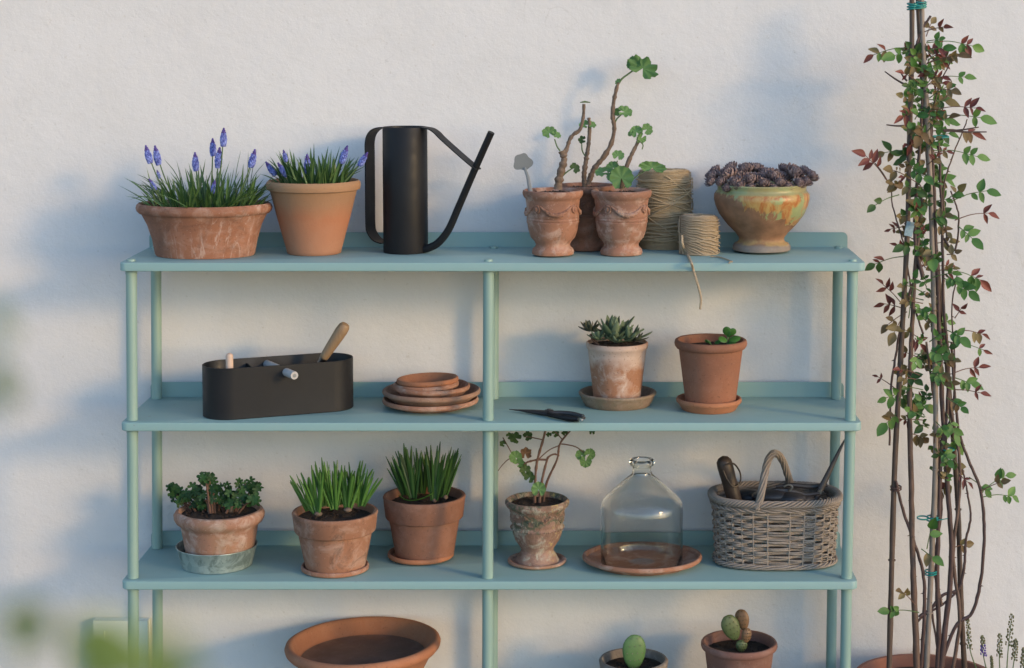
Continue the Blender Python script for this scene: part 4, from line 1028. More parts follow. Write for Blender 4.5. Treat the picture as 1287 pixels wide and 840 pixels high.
for (me, x, y, sz, nr, ro, dY) in ((GER[0],648,575,17,(.1,-1,.3),.6,-.01),(GER[1],653,582,12,(-.2,-.9,.5),-.9,-.012),(GERB,660,570,16,(.3,-.8,.2),0,0),(GERD[0],660,592,16,(.3,-.9,.4),.4,-.005),(GERD[1],666,600,15,(-.2,-.9,.2),-.5,-.01),(GERD[0],657,585,11,(0,-1,.2),-.2,0),
      (GER[2],677,615,19,(0,-1,.3),0,-.03),(GER[0],730,572,14,(-.2,-1,.4),.9,.01),(GER[1],741,571,15,(.3,-1,.3),-1.0,.01),(GER[2],736,580,16,(.1,-1,.1),3.0,.005),
      (GERD[0],648,551,16,(0,-.9,.6),1,0),(GERD[1],663,548,13,(.2,-.9,.2),-1,0),(GERD[0],632,558,9,(0,-.9,.6),1,0),(GERD[1],698,545,10,(.2,-.9,.2),-1,.01),(GERD[0],710,545,9,(0,-.7,.9),.4,.01),(GERD[1],744,543,8,(.1,-.9,.2),0,.01),(GERD[0],690,547,8,(0,-.7,.9),.4,.01),(GERD[1],640,548,9,(.2,-.9,.2),-1,0)):
    gleaf(p, t, me, x, y, sz, nr, ro, dY)

# glass bottle in a wide saucer
q = Pot(807, 724.5, 60, z3, .85)
sa, zt = saucer(q, 75, 697, 60, 715, M_SAUC, 'wide terracotta saucer under the glass bottle', 5, 5, 24)
p = Pot2(807, q.Y, z3+zt+.0006); s = p.s
m = MB(); b0 = 712
out_ = [(0,b0-3),(30,b0-2),(44,b0),(48,b0),(50.5,b0-2),(51.8,b0-7),(52,b0-20),(52,660),(52,640),(51.6,634),(49.5,628.5),(45,624),(34,613.5),(22,603),(15,597.5),(12.6,595),(12.2,592),(12.2,587),(13,585.5),(15.5,584),(16.3,581.5),(15.8,578.5),(13.5,577)]
inn_ = [(11.2,577.5),(10.4,580),(10,592),(10.6,596.5),(13.5,600),(21,606.5),(33,616.8),(43.5,627),(48,631.5),(49.7,636),(50.2,642),(50.3,690),(50,b0-8),(48,b0-5),(30,b0-5.5),(0,b0-6)]
m.lathe([(r*s, p.h(y)) for r, y in out_]+[(r*s, p.h(y)) for r, y in inn_], 96)
o = m.obj('glass_bottle', M_GLASS, None, angle=50, loc=p.loc)
tag(o, 'large clear glass bottle with short neck and sloping shoulders', 'bottle')

# wicker basket ------------------------------------------------------------
a1, b1 = 76, 50
q = Pot(975, 718, 48, z3); YB_ = G(975, 718, z3).y + 46*mpp(.1)
p = Pot2(975, YB_, z3); s = p.s
t = thing('wicker_basket', 'oval grey wicker basket with twisted hoop handle, full of dark tools', 'basket', p.loc)
NS = 30
def bpt(th, q_, off=0.0):                                # q_ 0 foot .. 1 rim
    aa = (a1-3+5*q_**.7+off)*s; bb = (b1-5+5*q_+off)*s
    ct, st_ = cos(th), sin(th); k = .76
    x = aa*math.copysign(abs(ct)**k, ct); y = bb*math.copysign(abs(st_)**k, st_)
    return Vector((x, y, Hb*q_+.004))
Hb = p.h(622)-.006
rows = 15; rr = random.Random(3)
for r_ in range(rows):
    qz = (r_+.9)/(rows+.9); m = MB()
    for strand in range(3):
        pts = []; zoff = (strand-1)*.0023; phs = rr.uniform(-.12, .12)
        for k in range(NS*6):
            th = 2*pi*k/(NS*6); ph_ = NS/2*th + (pi if r_ % 2 else 0) + phs*.3
            off = 2.4*math.copysign(abs(sin(ph_))**.6, sin(ph_))+.25*rr.uniform(-1, 1)
            v = bpt(th, qz, off-.4); v.z += zoff + .0011*sin(NS/2*th*.5+strand*2+r_) + .0007*noise.noise(Vector((th*5, r_, strand))); pts.append(v)
        m.loop(pts, .0016*(1+.2*rr.uniform(-1, 1)), 6, .75)
    m.obj('weaver', M_WILLOW, t, angle=80)
sts = MB(); 
for k in range(NS):
    th = 2*pi*(k+.5)/NS if False else 2*pi*k/NS
    m = MB(); m.tube([bpt(th, qz, 0) for qz in (0, .25, .5, .75, 1.0)], .0018, 6); m.obj('stake', M_WILLOW, t)
def twist_ring(m, base, n_str, rad_t, r_str, turns, samples=220):
    for j in range(n_str):
        pts = []
        for k in range(samples):
            th = 2*pi*k/samples; c = base(th); c2 = base(th+.01); tg = (c2-c).normalized()
            o1 = tg.cross(Vector((0,0,1))).normalized(); a_ = turns*th+2*pi*j/n_str
            pts.append(c+o1*(cos(a_)*rad_t*1.2)+Vector((0,0,sin(a_)*rad_t)))
        m.loop(pts, r_str, 6)
m = MB(); twist_ring(m, lambda th: bpt(th, .97, 1.5)+Vector((0,0,.006)), 6, .0056, .0024, 14); 
twist_ring(m, lambda th: bpt(th, .90, 2.0)+Vector((0,0,.003)), 3, .0026, .0018, -15); m.obj('rim', M_WILLOW, t, angle=80)
m = MB(); twist_ring(m, lambda th: bpt(th, .0, 2.5)+Vector((0,0,.0035)), 4, .0032, .0021, 9); m.obj('foot', M_WILLOW, t, angle=80)
m = MB(); n = 60; vs = [bpt(2*pi*k/n, .02, -2) for k in range(n)]; m.add(vs, [tuple(range(n))]); m.obj('base', M_WILLOW, t, smooth=False)
hp = spline([p.L(951,640,-(b1+1)*s), p.L(955,628,-(b1+1)*s), p.L(960,603,-(b1-3)*s), p.L(964,583,-28*s), p.L(970,571.5,-12*s), p.L(977,571,4*s), p.L(984,580,20*s), p.L(989,594,34*s), p.L(993,608,(b1-2)*s), p.L(993,620,(b1-1)*s)], 8)
m = MB()
for j in range(7):
    pts = []; N = len(hp)
    for k, c in enumerate(hp):
        tg = (hp[min(k+1,N-1)]-hp[max(k-1,0)]).normalized(); u = tg.cross(Vector((1,0,0))).normalized(); v = tg.cross(u)
        a_ = k*.20+2*pi*j/7; pts.append(c+u*cos(a_)*.0052+v*sin(a_)*.0052)
    m.tube(pts, .0025, 6)
m.tube(hp, .0042, 8)
m.obj('handle', M_WILLOW, t, angle=80)
# things in the basket
A = W(926, 640, p.Y); B = W(909, 577, p.Y-.005); ax = (B-A).normalized(); Lh = (B-A).length
t2 = thing('garden_tool', 'thick dark wooden tool handle with a cord loop at left in the basket', 'garden tool', A)
m = MB(); m.tube([ax*(Lh*q) for q in (-.6,0,.3,.6,.85,.96,1.02,1.05)], [r*s for r in (8,9.5,9.5,9.6,10.2,9.6,6.5,2)], 18); m.obj('handle', M_LEATHER, t2)
m = MB(); m.tube(spline([W(911,585,p.Y-.022)-A, W(922,583,p.Y-.018)-A, W(930,594,p.Y-.012)-A, W(930,607,p.Y-.012)-A, W(922,612,p.Y-.02)-A, W(914,603,p.Y-.026)-A, W(909,592,p.Y-.024)-A], 6), .0018, 6); m.obj('cord', M_LEATHER, t2)
A = W(1030, 618, p.Y); B = W(1062, 552, p.Y+.02); t2 = thing('shears', 'dark pointed blade leaning out of the basket at the right', 'shears', A)
ax = (B-A); m = MB(); m.tube([ax*q for q in (-.35,0,.12,.3,.6,.9,1)], [.005,.006,.0062,.0055,.0042,.0026,.001], 8, flat=.45, up=(1,0,0)); m.obj('blade', M_DARKTOOL, t2)
m = MB(); m.tube([Vector((0,-.006,0)), Vector((0,.006,0))], .005, 12); m.obj('pivot', M_STEEL, t2)
A = W(1000, 616, p.Y-.01); t2 = thing('secateurs', 'dark secateurs lying across the top inside the basket', 'secateurs', A)
m = MB(); m.tube(spline([W(x, y, p.Y-.01)-A for x, y in ((955,622),(975,617),(995,618),(1012,622),(1030,620))], 5), [.003,.006,.0065,.005,.003], 8); m.obj('handle', M_DARKTOOL, t2)
m = MB(); m.tube(spline([W(x, y, p.Y+.015)-A for x, y in ((975,612),(995,610),(1018,612),(1040,610))], 5), [.003,.005,.005,.004], 8); m.obj('handle', M_DARKTOOL, t2)
m = MB(); m.tube(spline([W(x, y, p.Y-.02)-A for x, y in ((985,612),(991,609),(996,613),(992,617))], 5), .0022, 6); m.obj('spring', M_STEEL, t2)
A = W(975, 622, p.Y); t2 = thing('dark_stuffing', 'added dark lumpy gloves filling the inside of the basket', 'stuffing', A)  # dark lumps put in only to fill the basket's inside
m = MB()
for k in range(9): m.ball((rr.uniform(-.07,.07), rr.uniform(-.03,.03), rr.uniform(-.012,0)), rr.uniform(.018,.03), 12, 8, (1.3, .9, .5))
m.obj('lump', M_DARKTOOL, t2)

# ================================================================== FOURTH SHELF
z4 = ZS[3]
Yb4 = .115; X = W(457.5, 800, Yb4).x; s = mpp(Yb4, 806); zr_ = W(457, 808, Yb4).z
Hb4 = 62*s; zb4 = zr_-Hb4
bt = thing('terracotta_bowl', 'big shallow orange terracotta bowl, empty, on the lowest visible shelf', 'bowl', (X, Yb4, zb4))
R = 97
m = MB(); m.lathe([(r*s, z*s) for r, z in [(0,0),(58,0),(60,1),(63,6),(80,36),(86,47),(88,48.5),(88.5,50),(93,52),(96.5,56),(97.5,60),(96,64),(92.5,66),(88.5,65),(86.5,61.5),(82,50),(79,46),(77,45)]], 128, 1, .006, 5); m.obj('bowl', M_BOWL4, bt, angle=60)
m = MB(); m.lathe([(r*s, z*s) for r, z in [(0,43.5),(60,44),(74,45),(78,46.5)]][::-1], 96); m.obj('bowl_floor', M_BOWLFLOOR, bt)
bt.rotation_euler = (0, radians(-1.5), 0)
t = thing('flower_pot', 'upturned terracotta pot that carries the big bowl', 'flower pot', (X, Yb4, z4+.0005))
Hu = zb4-z4-.004; m = MB(); m.lathe([(0,Hu),(.05,Hu),(.052,Hu-.002),(.068,.03),(.070,.028),(.074,.027),(.075,0),(.070,0),(.066,.03),(.048,Hu-.006),(0,Hu-.006)][::-1], 64); m.obj('pot', M_PLAIN, t)
def low_pot(cx, R, yrim, rb, mat, label, lipt, ysoil, name='potted_cactus', rim=4, Y=.12, seed=0):
    p = Pot2(cx, Y, z4+.0006); t = thing(name, label, 'potted plant', p.loc); s = p.s; yb = yrim + (p.h(yrim))/s*1.0
    H = p.h(yrim)/s
    pr = [(0,0),(rb-1,0),(rb,1)]+([(R-5,H-11),(R-4,H-10),(R-1,H-8),(R,H-5),(R-.3,H-2)] if lipt else [(R-1,H-8),(R,H-2)])+[(R-1.5,H),(R-rim,H),(R-rim-1,H-2),(R-rim-3,H-14),(R-rim-6,H-24),(0,H-24)]
    m = MB(); m.lathe([(r*s, z*s) for r, z in pr], 96, 1, .008, seed); m.obj('pot', mat, t, angle=55)
    soil_disc((R-rim-2.5)*s, p.h(ysoil), 1, seed+70, .004).obj('soil', M_SOIL, t)
    return t, p
def pad(pot, par, x, y, wd, ht, tilt, mat, dY=0, seed=0, yaw=0.2, name='pad'):
    s = pot.s; c = pot.L(x, y, dY); m = MB(); R3 = (Matrix.Rotation(yaw, 3, 'Z') @ Matrix.Rotation(radians(tilt), 3, 'Y'))
    n, k_ = 20, 12; rnd = random.Random(seed)
    m.ball((0,0,0), 1, 20, 12); m.v = [tuple(c + R3@Vector((v[0]*wd/2*s*(1+.16*v[2]), v[1]*4.5*s, v[2]*ht/2*s))*(1+.03*noise.noise(Vector(v)*2))) for v in m.v]
    o = m.obj(name, mat, par, angle=80)
    m = MB()
    for i in range(5):
        for j in range(4):
            u = (j-1.5+.5*(i % 2))/2.3; v = (i-2)/2.5
            if u*u+v*v > .85: continue
            yy = -sqrt(max(0, 1-u*u-v*v))
            q = c + R3@Vector((u*wd/2*s*(1+.16*v), yy*4.6*s, v*ht/2*s)); m.ball(q, .0010, 6, 4)
            for z_ in range(2): m.tube([q, q+R3@Vector((rnd.uniform(-.4,.4), -1, rnd.uniform(-.3,.6)))*.005], [.00025,.0001], 3)
    m.obj('spines', M_AREOLE if mat is not M_CACT else M_BAMBOO, o, angle=80)
t, p = low_pot(797, 44, 828, 34, M_GREYPOT, 'grey cylindrical pot with one upright green cactus pad', False, 838, seed=1)
pad(p, t, 797, 820, 30, 46, 0, M_CACT, -.01, 1)
t, p = low_pot(931, 48.5, 806, 33, M_DUSKY, 'dusky terracotta pot with green and brown prickly pear pads', True, 818, seed=2)
pad(p, t, 932, 812, 15, 16, 5, M_CACTG, -.01, 2); pad(p, t, 938, 799, 13, 20, 8, M_CACTB, -.008, 3)
pad(p, t, 919, 789, 23, 35, -24, M_CACTG, -.012, 4); pad(p, t, 933, 779, 18, 27, -12, M_CACTB, -.002, 5, -.3)

# ================================================================== CLIMBING ROSE
YR = .085
pr_ = Pot2(1165, YR, .0); s = mpp(YR, 700)
rose = thing('potted_rose', 'tall climbing rose with red young leaves tied to stakes in a tub', 'rose', (W(1165, 850, YR).x, YR, 0))
class RP: pass
rp = Pot2(1165, YR, 0.0); rp.loc = Vector(rose.location); rp.s = s
zrim = rp.h(852)
m = MB(); m.lathe([(0,0),(.085,0),(.088,.002),(.118,zrim-.045),(.120,zrim-.03),(88*s,zrim-.026),(92*s,zrim-.02),(93*s,zrim-.006),(91*s,zrim),(86*s,zrim),(84*s,zrim-.006),(80*s,zrim-.05),(0,zrim-.05)], 96, 1, .006, 3); m.obj('pot', M_ROSEPOT, rose)
soil_disc(81*s, zrim-.022, 1, 88, .006).obj('soil', M_SOIL, rose)
def rcane(pts, r0, r1, mat, name='cane', thorns=0, seed=0, knob=.08):
    rnd = random.Random(seed); P = spline([rp.L(q[0], q[1], q[2] if len(q) > 2 else 0) for q in pts], 7); N = len(P)
    P = [q+Vector((rnd.uniform(-1,1), rnd.uniform(-1,1), 0))*.0006*(name == 'cane') for q in P]
    m = MB(); m.tube(P, [(r0+(r1-r0)*i/(N-1))*.88*s*(1+knob*rnd.uniform(-1, 1)) for i in range(N)], 9)
    for _ in range(thorns):
        i = rnd.randrange(2, N-2); a_ = rnd.random()*2*pi; d = Vector((cos(a_), sin(a_), -.25)); r_ = (r0+(r1-r0)*i/N)*s*.8
        m.tube([P[i]+d*r_*.7, P[i]+d*(r_+.0045)], [.0016,.0002], 5)
    if name == 'stake':
        for k in range(2, N-2, 9): m.tube([P[k]-Vector((0,0,.0012)), P[k]+Vector((0,0,.0012))], (r0+(r1-r0)*k/N)*s*1.18, 9)
    return m.obj(name, mat, rose, angle=60)
rcane([(1146,-30,.0),(1146,60),(1143,180),(1140,300),(1132,450),(1124,600),(1117,860)], 3.4, 4.2, M_BAMBOO2, 'stake')
rcane([(1158,-30,.01),(1160,60),(1168,200),(1174,400),(1176,570),(1171,700),(1163,870)], 3.4, 4.2, M_BAMBOO, 'stake', 0, 1)
rcane([(1152,-30,.03),(1160,120,.03),(1175,300,.03),(1192,480,.035),(1203,620,.035),(1208,760,.035),(1214,870,.035)], 3.2, 4.2, M_BAMBOO2, 'stake', 0, 2)
rcane([(1154,870),(1150,780),(1147,700),(1145,600),(1143,500),(1146,420),(1150,340),(1160,250)], 5.0, 2.6, M_CANE2, 'cane', 16, 3)
rcane([(1155,776),(1170,765),(1185,748),(1205,740),(1212,710),(1214,680),(1220,650),(1216,620),(1210,590)], 2.8, 1.2, M_CANE, 'cane', 9, 4)
rcane([(1150,560),(1160,545),(1140,600,.01),(1138,650),(1142,690),(1160,720),(1180,735),(1192,750)], 1.2, 1.4, M_CANE, 'cane', 3, 5) if False else None
rcane([(1126,605,-.01),(1136,645),(1150,685),(1160,720),(1162,760),(1158,840)], 2.0, 2.8, M_CANE, 'cane', 7, 6)
rcane([(1180,870),(1188,790),(1196,700),(1190,600),(1184,500),(1180,400),(1176,300),(1172,200),(1165,120)], 4.6, 2.2, M_CANE, 'cane', 18, 7)
rcane([(1170,870),(1200,790),(1222,770),(1234,720),(1237,660),(1232,615),(1218,580),(1206,545),(1200,500),(1196,430)], 2.8, 1.8, M_CANE, 'cane', 8, 8)
rcane([(1176,870),(1180,800),(1178,730),(1180,650),(1184,560),(1190,520),(1192,460),(1186,380),(1184,280),(1180,180)], 3.8, 1.8, M_CANE, 'cane', 14, 9)
rcane([(1192,870),(1206,780),(1198,700),(1206,620),(1204,560),(1193,500),(1190,420)], 3.0, 1.8, M_CANE2, 'cane', 10, 10)
rcane([(1160,350,-.01),(1150,300),(1152,240),(1158,150),(1160,80),(1163,55)], 3.0, 1.6, M_CANE, 'cane', 9, 11)
rcane([(1118,560,-.01),(1120,490),(1127,440),(1134,400),(1146,360),(1160,320)], 1.6, 1.8, M_CANE, 'cane', 6, 12)
rcane([(1186,300),(1200,315),(1205,280),(1203,262),(1195,240)], 1.5, 1.1, M_CANE, 'cane', 3, 13)
rcane([(1170,20),(1160,35),(1152,55),(1142,70)], 1.8, 1.5, M_CANE, 'cane', 3, 14)
rcane([(1183,760),(1170,690),(1174,620),(1180,560),(1172,490),(1164,430)], 2.2, 1.6, M_CANE2, 'cane', 10, 15)
rcane([(1166,870),(1150,790),(1185,760),(1203,744)], 2.0, 1.6, M_CANE, 'cane', 4, 16)
rcane([(1185,870),(1176,800),(1168,740),(1176,690),(1184,640),(1180,590)], 1.8, 1.2, M_CANE, 'cane', 8, 17)
rcane([(1150,330),(1156,260),(1170,210),(1172,150),(1180,110),(1196,75)], 1.6, .9, M_CANE, 'cane', 6, 18)
rcane([(1190,300),(1186,240),(1196,200),(1208,170),(1216,150)], 1.4, .8, M_CANE2, 'cane', 5, 19)
rcane([(1160,420),(1148,380),(1140,330),(1134,300),(1122,260),(1118,232),(1100,205)], 1.6, .8, M_CANE, 'cane', 7, 20)
rcane([(1180,560),(1196,520),(1200,450),(1196,390),(1204,340)], 1.6, .9, M_CANE, 'cane', 6, 21)
# leaflets
def leaflet(mat, fold=.25, seed=0, wds=(.06,.42,.60,.60,.48,.27,.0)):
    m = MB(); N = 7; rnd = random.Random(seed); vs = []
    W_ = wds
    for i in range(N):
        q = i/(N-1); h = W_[i]/2*(1+rnd.uniform(-.06,.06)); z = -.10*q*q+.02*sin(q*6)
        vs += [(-h, q, z+h*fold), (-h*.5, q, z+h*fold*.35), (0, q, z), (h*.5, q, z+h*fold*.35), (h, q, z+h*fold)]
    m.add(vs, [(i*5+k, i*5+k+1, (i+1)*5+k+1, (i+1)*5+k) for i in range(N-1) for k in range(4)])
    return m.mesh('leaflet', mat, angle=80)
LF = {'g': [leaflet(L_ROSE, .3, 1), leaflet(L_ROSE, .15, 2)], 'd': [leaflet(L_ROSED, .3, 3)], 'r': [leaflet(L_ROSER, .8, 4, (.05,.26,.38,.38,.28,.15,0)), leaflet(L_ROSER, .5, 5, (.05,.3,.44,.42,.32,.18,0))], 'b': [leaflet(L_ROSEB, .35, 6)]}
rnd = random.Random(21)
twigs = {k: [] for k in 'gr'}
count = [0]
extra = {k: MB() for k in 'gdrb'}
def put_leaf(me, kk, Mx):
    if count[0] < 300: inst(me, 'leaf', rose, Mx)
    else: extra[kk].add([Mx @ v.co for v in me.vertices], [tuple(p.vertices) for p in me.polygons])
def sprig(x0, y0, x1, y1, kind='g', n_=5, size=15, dY=None):
    dY = rnd.uniform(-.05, .04) if dY is None else dY
    A = rp.L(x0, y0, dY*.3); B = rp.L(x1, y1, dY); mid = (A+B)/2+Vector((0, 0, -.003+.1*(B-A).length))
    pts = spline([A, mid, B], 4); d = (pts[-1]-pts[-3]).normalized()
    twigs['r' if kind in 'rb' else 'g'].append(pts)
    for k in range(n_):
        side = 0 if k == 0 else (1 if k % 2 else -1); back = (k+1)//2
        base = B - d*(back*size*.42*s)
        sv = Vector((d.z, rnd.uniform(-.5,.2), -d.x)).normalized()
        dr = (d*(1.0 if side == 0 else .55)+sv*side*1.0+Vector((0, rnd.uniform(-.5,.1), rnd.uniform(-.5,.15)))).normalized()
        kk = kind[k % len(kind)]; L_ = min(size, 17)*s*rnd.uniform(.7, 1.2)*(1.12 if side == 0 else .92)
        nr = Vector((rnd.uniform(-.5,.5), -1, rnd.uniform(.0,1.1)))
        put_leaf(rnd.choice(LF[kk]), kk, yframe(base, dr, nr, L_)); count[0] += 1
SP = [(1146,60,1098,69,'rbg',5,18),(1150,62,1125,70,'g',3,20),(1152,66,1152,80,'bg',4,17),(1162,40,1186,34,'rb',3,15),(1164,46,1170,30,'b',3,13),(1165,52,1180,50,'g',3,14),(1164,54,1222,58,'grr',5,17),(1166,80,1203,70,'b',4,16),(1166,92,1190,76,'br',3,14),(1168,100,1212,97,'g',3,16),
 (1148,100,1154,112,'g',5,17),(1160,115,1196,113,'b',3,13),(1155,120,1142,135,'g',4,15),(1165,125,1188,128,'bd',4,16),(1168,140,1226,136,'r',5,16),(1168,150,1232,148,'g',3,19),(1150,140,1135,146,'r',4,14),(1150,150,1156,140,'g',4,16),(1158,150,1188,152,'g',5,20),(1160,160,1155,172,'b',4,20),(1172,165,1222,168,'rb',4,15),(1165,175,1192,168,'gd',5,18),
 (1166,190,1228,197,'g',5,20),(1150,180,1142,182,'r',4,15),(1148,190,1112,192,'bd',3,19),(1150,195,1136,202,'d',4,18),(1140,222,1122,214,'b',4,15),(1118,232,1088,196,'r',6,17),(1150,215,1162,222,'g',5,22),(1160,225,1190,228,'g',5,22),(1155,235,1150,250,'gd',5,18),(1130,245,1100,258,'d',2,26),(1130,235,1122,230,'b',5,14),
 (1192,255,1240,240,'g',4,22),(1192,250,1205,240,'bg',4,15),(1200,277,1242,268,'r',3,15),(1150,262,1158,262,'g',5,20),(1140,270,1132,272,'bd',5,13),(1135,285,1120,288,'r',4,13),(1172,275,1186,272,'bg',4,14),(1186,285,1190,292,'b',4,13),(1205,285,1222,300,'g',5,19),(1150,300,1162,318,'g',5,18),(1170,310,1172,325,'gb',4,17),(1190,320,1200,318,'b',3,12),
 (1140,310,1128,308,'r',3,12),(1140,322,1100,332,'dr',4,15),(1186,340,1232,352,'rg',5,17),(1186,350,1218,366,'g',5,17),(1188,345,1202,355,'g',4,15),(1135,384,1110,358,'r',4,14),(1136,388,1112,382,'r',5,15),(1140,392,1116,408,'b',3,21),(1136,396,1124,418,'b',2,19),(1150,385,1168,395,'g',5,14),(1160,400,1170,408,'b',3,15),(1200,400,1208,388,'r',3,13),(1190,415,1208,424,'g',5,15),(1205,415,1234,420,'rb',4,15),
 (1150,425,1156,432,'r',4,14),(1142,400,1150,350,'g',3,11),(1190,430,1236,440,'rg',3,14),(1170,440,1184,447,'g',5,17),(1150,445,1162,447,'bd',4,16),(1140,460,1136,466,'b',4,19),(1140,470,1150,478,'d',3,17),(1196,470,1230,462,'r',4,15),(1168,465,1184,476,'g',5,16),(1200,475,1220,482,'g',4,14),(1127,490,1104,474,'r',3,9),(1128,495,1114,500,'g',5,19),(1140,505,1162,512,'g',5,24),(1130,500,1138,494,'d',4,18),
 (1190,500,1208,512,'gb',5,15),(1198,490,1232,494,'r',3,15),(1126,520,1114,532,'gb',5,18),(1190,520,1200,545,'g',5,15),(1145,545,1160,550,'b',4,14),(1195,550,1205,562,'g',5,13),(1180,565,1192,578,'g',5,13),(1196,575,1206,590,'bg',5,13),(1195,600,1184,618,'br',5,14),(1205,595,1216,606,'r',4,13),(1232,620,1264,598,'g',5,15),(1232,618,1258,606,'b',3,12),(1234,625,1272,624,'g',4,15),(1218,600,1238,616,'g',3,15),
 (1165,690,1170,665,'g',2,20),(1158,690,1172,700,'gb',2,20),(1195,690,1212,684,'b',3,13),(1155,770,1118,768,'g',5,14),(1150,760,1134,744,'b',4,12),(1160,440,1150,456,'g',3,15),(1176,530,1186,540,'g',3,13),(1165,205,1176,205,'d',3,17),(1170,132,1178,140,'d',4,19),(1150,128,1150,122,'d',3,15)]
nn_ = 135
SP.sort(key=lambda q: -q[6])
for q in SP: sprig(*q)
axis = [(40,1160),(120,1163),(200,1163),(280,1163),(340,1165),(400,1165),(460,1165),(520,1165),(580,1185),(640,1195)]
def axx(y):
    for (ya, xa), (yb_, xb) in zip(axis, axis[1:]):
        if ya <= y <= yb_: return xa+(xb-xa)*(y-ya)/(yb_-ya)
    return 1190
for k in range(nn_):                                      # more leaves close in among the canes
    y = 60+ (k/nn_)**1.55*540; x = axx(y); sp_ = 30 if y < 330 else (34 if y < 540 else 14)
    x1 = x+rnd.uniform(-sp_, sp_); kd = rnd.choice(['g','gb','gd','d','bg','b','gr','rb'])
    sprig(x+(x1-x)*.2, y+rnd.uniform(0,14), x1, y, kd, rnd.choice([3,4,5]), rnd.uniform(9, 14.5))
for kk, mt in (('g', L_ROSE), ('d', L_ROSED), ('r', L_ROSER), ('b', L_ROSEB)):
    if extra[kk].v:
        o = extra[kk].obj('foliage', mt, rose, angle=80); o['kind'] = 'stuff'
print('leaflets', count[0])
for kk, mt in (('g', L_PETIOLE), ('r', L_REDSTEM)):
    for P in twigs[kk]:
        m = MB(); m.tube(P, [.0012, .0007], 5); m.obj('twig', mt, rose)
for (x0,y0,x1,y1) in ((1140,108,1112,90),(1140,102,1130,88),(1140,158,1114,157),(1186,165,1230,160),(1186,164,1240,166)):
    m = MB(); m.tube(spline([rp.L(x0,y0), rp.L((x0+x1)/2,(y0+y1)/2+1), rp.L(x1,y1)], 4), [.0022,.0012], 6)
    m.obj('twig', M_CANE, rose)
def tie(x, y, rx=8, dY=0, n_=3, mat=M_TIE, tail=None):
    m = MB()
    for k in range(n_):
        m.loop([rp.L(x, y+k*3.2, dY)+Vector((cos(a)*rx*s, sin(a)*6*s, .0012*sin(a+k))) for a in [2*pi*i/20 for i in range(20)]], .0016, 6)
    if tail: m.tube(spline([rp.L(x+rx*.7, y, dY-6*s), rp.L(x+rx, y+tail*.3, dY-7*s), rp.L(x+rx+tail, y+2, dY-8*s)], 4), .0011, 5)
    m.obj('tie', mat, rose)
tie(1147, 5, 6.5); tie(1158, 3, 6); tie(1153, 7, 10, 0, 2); tie(1172, 650, 7, 0, 2, tail=12); tie(1160, 651, 7, 0, 1); tie(1170, 718, 7, 0, 2); tie(1182, 172, 10, 0, 1); tie(1192, 565, 7, 0, 1); tie(1126, 612, 6.5, 0, 2, M_CANE)
m = MB(); m.box(rp.L(1143, 288, -8*s), (10*s, .002, 18*s), Matrix.Rotation(.2, 3, 'Y')); m.obj('tag', M_TAG, rose)

# grape hyacinths going to seed beside the rose tub
YS = .10
p = Pot2(1255, YS, 0); base = Vector((W(1262, 850, YS).x, YS, 0)); 
t = thing('seeding_muscari', 'faded grape hyacinth spikes going to seed at bottom right', 'flowers', base); p.loc = base
zrim2 = p.h(880); m = MB(); m.lathe([(0,0),(.03,0),(.031,.002),(.045,zrim2),(.041,zrim2),(.039,zrim2-.01),(0,zrim2-.01)], 48); m.obj('pot', M_DUSKY, t)
rnd = random.Random(14)
for (x0, x1, yt, yb2, w_) in ((1222,1216,776,816,6),(1237,1235,800,824,7),(1255,1257,797,826,7),(1263,1272,772,812,8),(1272,1277,804,830,7),(1285,1287,815,840,7),(1248,1246,825,845,3)):
    A = p.L((x0+1262)/2, 885); T = p.L(x1, yt); B = p.L((x0+x1)/2, yb2)
    m = MB(); m.tube(spline([A, (A+B)/2+Vector((0,0,.002)), B, T], 5), [.0018,.0012,.0006], 6); m.obj('flower_stem', L_PETIOLE, t)
    m = MB()
    for k in range(34):
        q = k/33; a = k*2.4; c = B+(T-B)*q; rr_ = w_*p.s*.5*(1-.4*q)
        m.m = 1 if (x1 == 1235 and q < .6) else 0
        m.ball(c+Vector((cos(a)*rr_, sin(a)*rr_, 0)), rnd.uniform(.0014, .0024), 5, 4, (1,1,1.3))
    m.obj('seed_head', [M_SEED, M_MUSCT], t, angle=80)
blades(p, 30, .03, zrim2-.01, 30, 60, .3, 3, 5, L_GRASS, t)

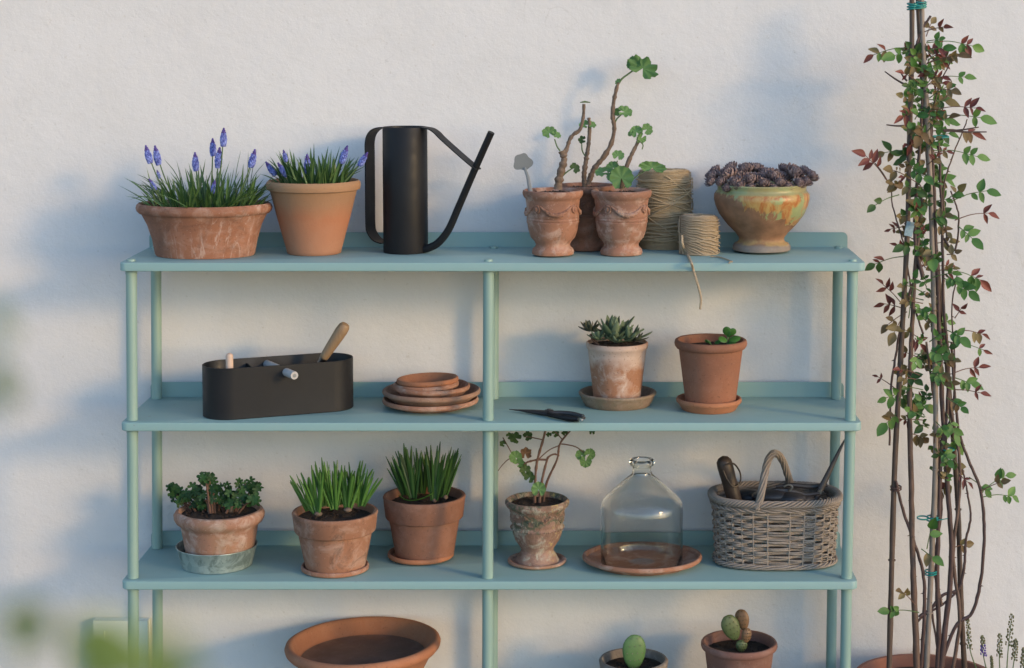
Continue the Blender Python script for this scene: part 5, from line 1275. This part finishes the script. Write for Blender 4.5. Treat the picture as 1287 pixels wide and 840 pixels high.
# pale box on the wall at lower left
o_ = W(153, 776, WALLY); e_ = W(190, 834, WALLY); xl = W(121, 776, WALLY).x
t = thing('wall_box', 'small pale white box fixed low on the wall behind the left posts', 'wall box', ((xl+e_.x)/2, WALLY-.001, (o_.z+e_.z)/2))
ww = e_.x-xl; hh = o_.z-e_.z; fr = .021; m = MB()
m.box((0,-.0125,hh/2-fr/2), (ww,.022,fr)); m.box((0,-.0125,-hh/2+fr/2), (ww,.022,fr)); m.box((ww/2-fr/2,-.0125,0), (fr,.0218,hh-2*fr-.0004)); m.box((-ww/2+fr/2,-.0125,0), (fr,.0218,hh-2*fr-.0004)); m.obj('frame', M_WHITE, t, smooth=False)
m = MB(); m.box((0,-.006,0), (ww-2*fr-.0005,.010,hh-2*fr-.0005)); m.obj('panel', M_WHITE, t, smooth=False)

# out of focus shrub close to the lens
YL = -3.0
base = Vector((W(130, 900, YL).x, YL, 0))
t = thing('garden_shrub', 'blurred bright green leafy shoots close to the viewer at lower left', 'shrub', base)
def fleaf(mat):
    m = MB(); N = 9; vs = []
    for i in range(N):
        q = i/(N-1); h = .30*sin(pi*min(1,q*.93+.05))**.8; z = -.2*q*q
        vs += [(-h, q, z+h*.3), (0, q, z), (h, q, z+h*.3)]
    m.add(vs, [f for i in range(N-1) for f in ((i*3,i*3+1,i*3+4,i*3+3),(i*3+1,i*3+2,i*3+5,i*3+4))])
    return m.mesh('leaf', mat, angle=80)
FLM = fleaf(L_BLUR); rnd = random.Random(5); sb = mpp(YL, 800)
for (x0, x1, yt) in ((135,150,812),(40,20,800),(190,200,850)):
    A = Vector((W(x0, 900, YL).x, YL, .01)); B = W(x1, yt, YL); m = MB(); m.tube(spline([A-base, (A+B)/2-base+Vector((.02,0,0)), B-base], 6), [.004,.0015], 7); m.obj('stem', L_PETIOLE, t)
for (x, y, dx, dz, L_) in ((80,800,.9,.0,90),(85,830,1,.1,90),(100,815,.9,-.1,90),(110,845,.9,.3,90),(120,800,.9,-.3,80),(130,835,.9,.1,90),(150,850,.2,1,70),(140,800,.5,-.6,70),(155,830,.9,-.3,80),(180,860,.9,.1,70),(130,870,0,1,80),(150,820,-.6,-.4,70),(170,845,.6,.4,65),
        (-5,780,.9,.1,70),(30,795,.9,-.1,45),(70,782,-.9,.1,60),(0,800,.9,.2,40),(195,870,.5,.4,60),(-8,455,.15,-1,80),(-12,380,.2,-1,60)):
    inst(FLM, 'leaf', t, yframe(W(x, y, YL+rnd.uniform(-.06,.06))-base, (dx, rnd.uniform(-.3,.3), dz), (rnd.uniform(-.3,.3), -1, rnd.uniform(.2,.9)), L_*sb))
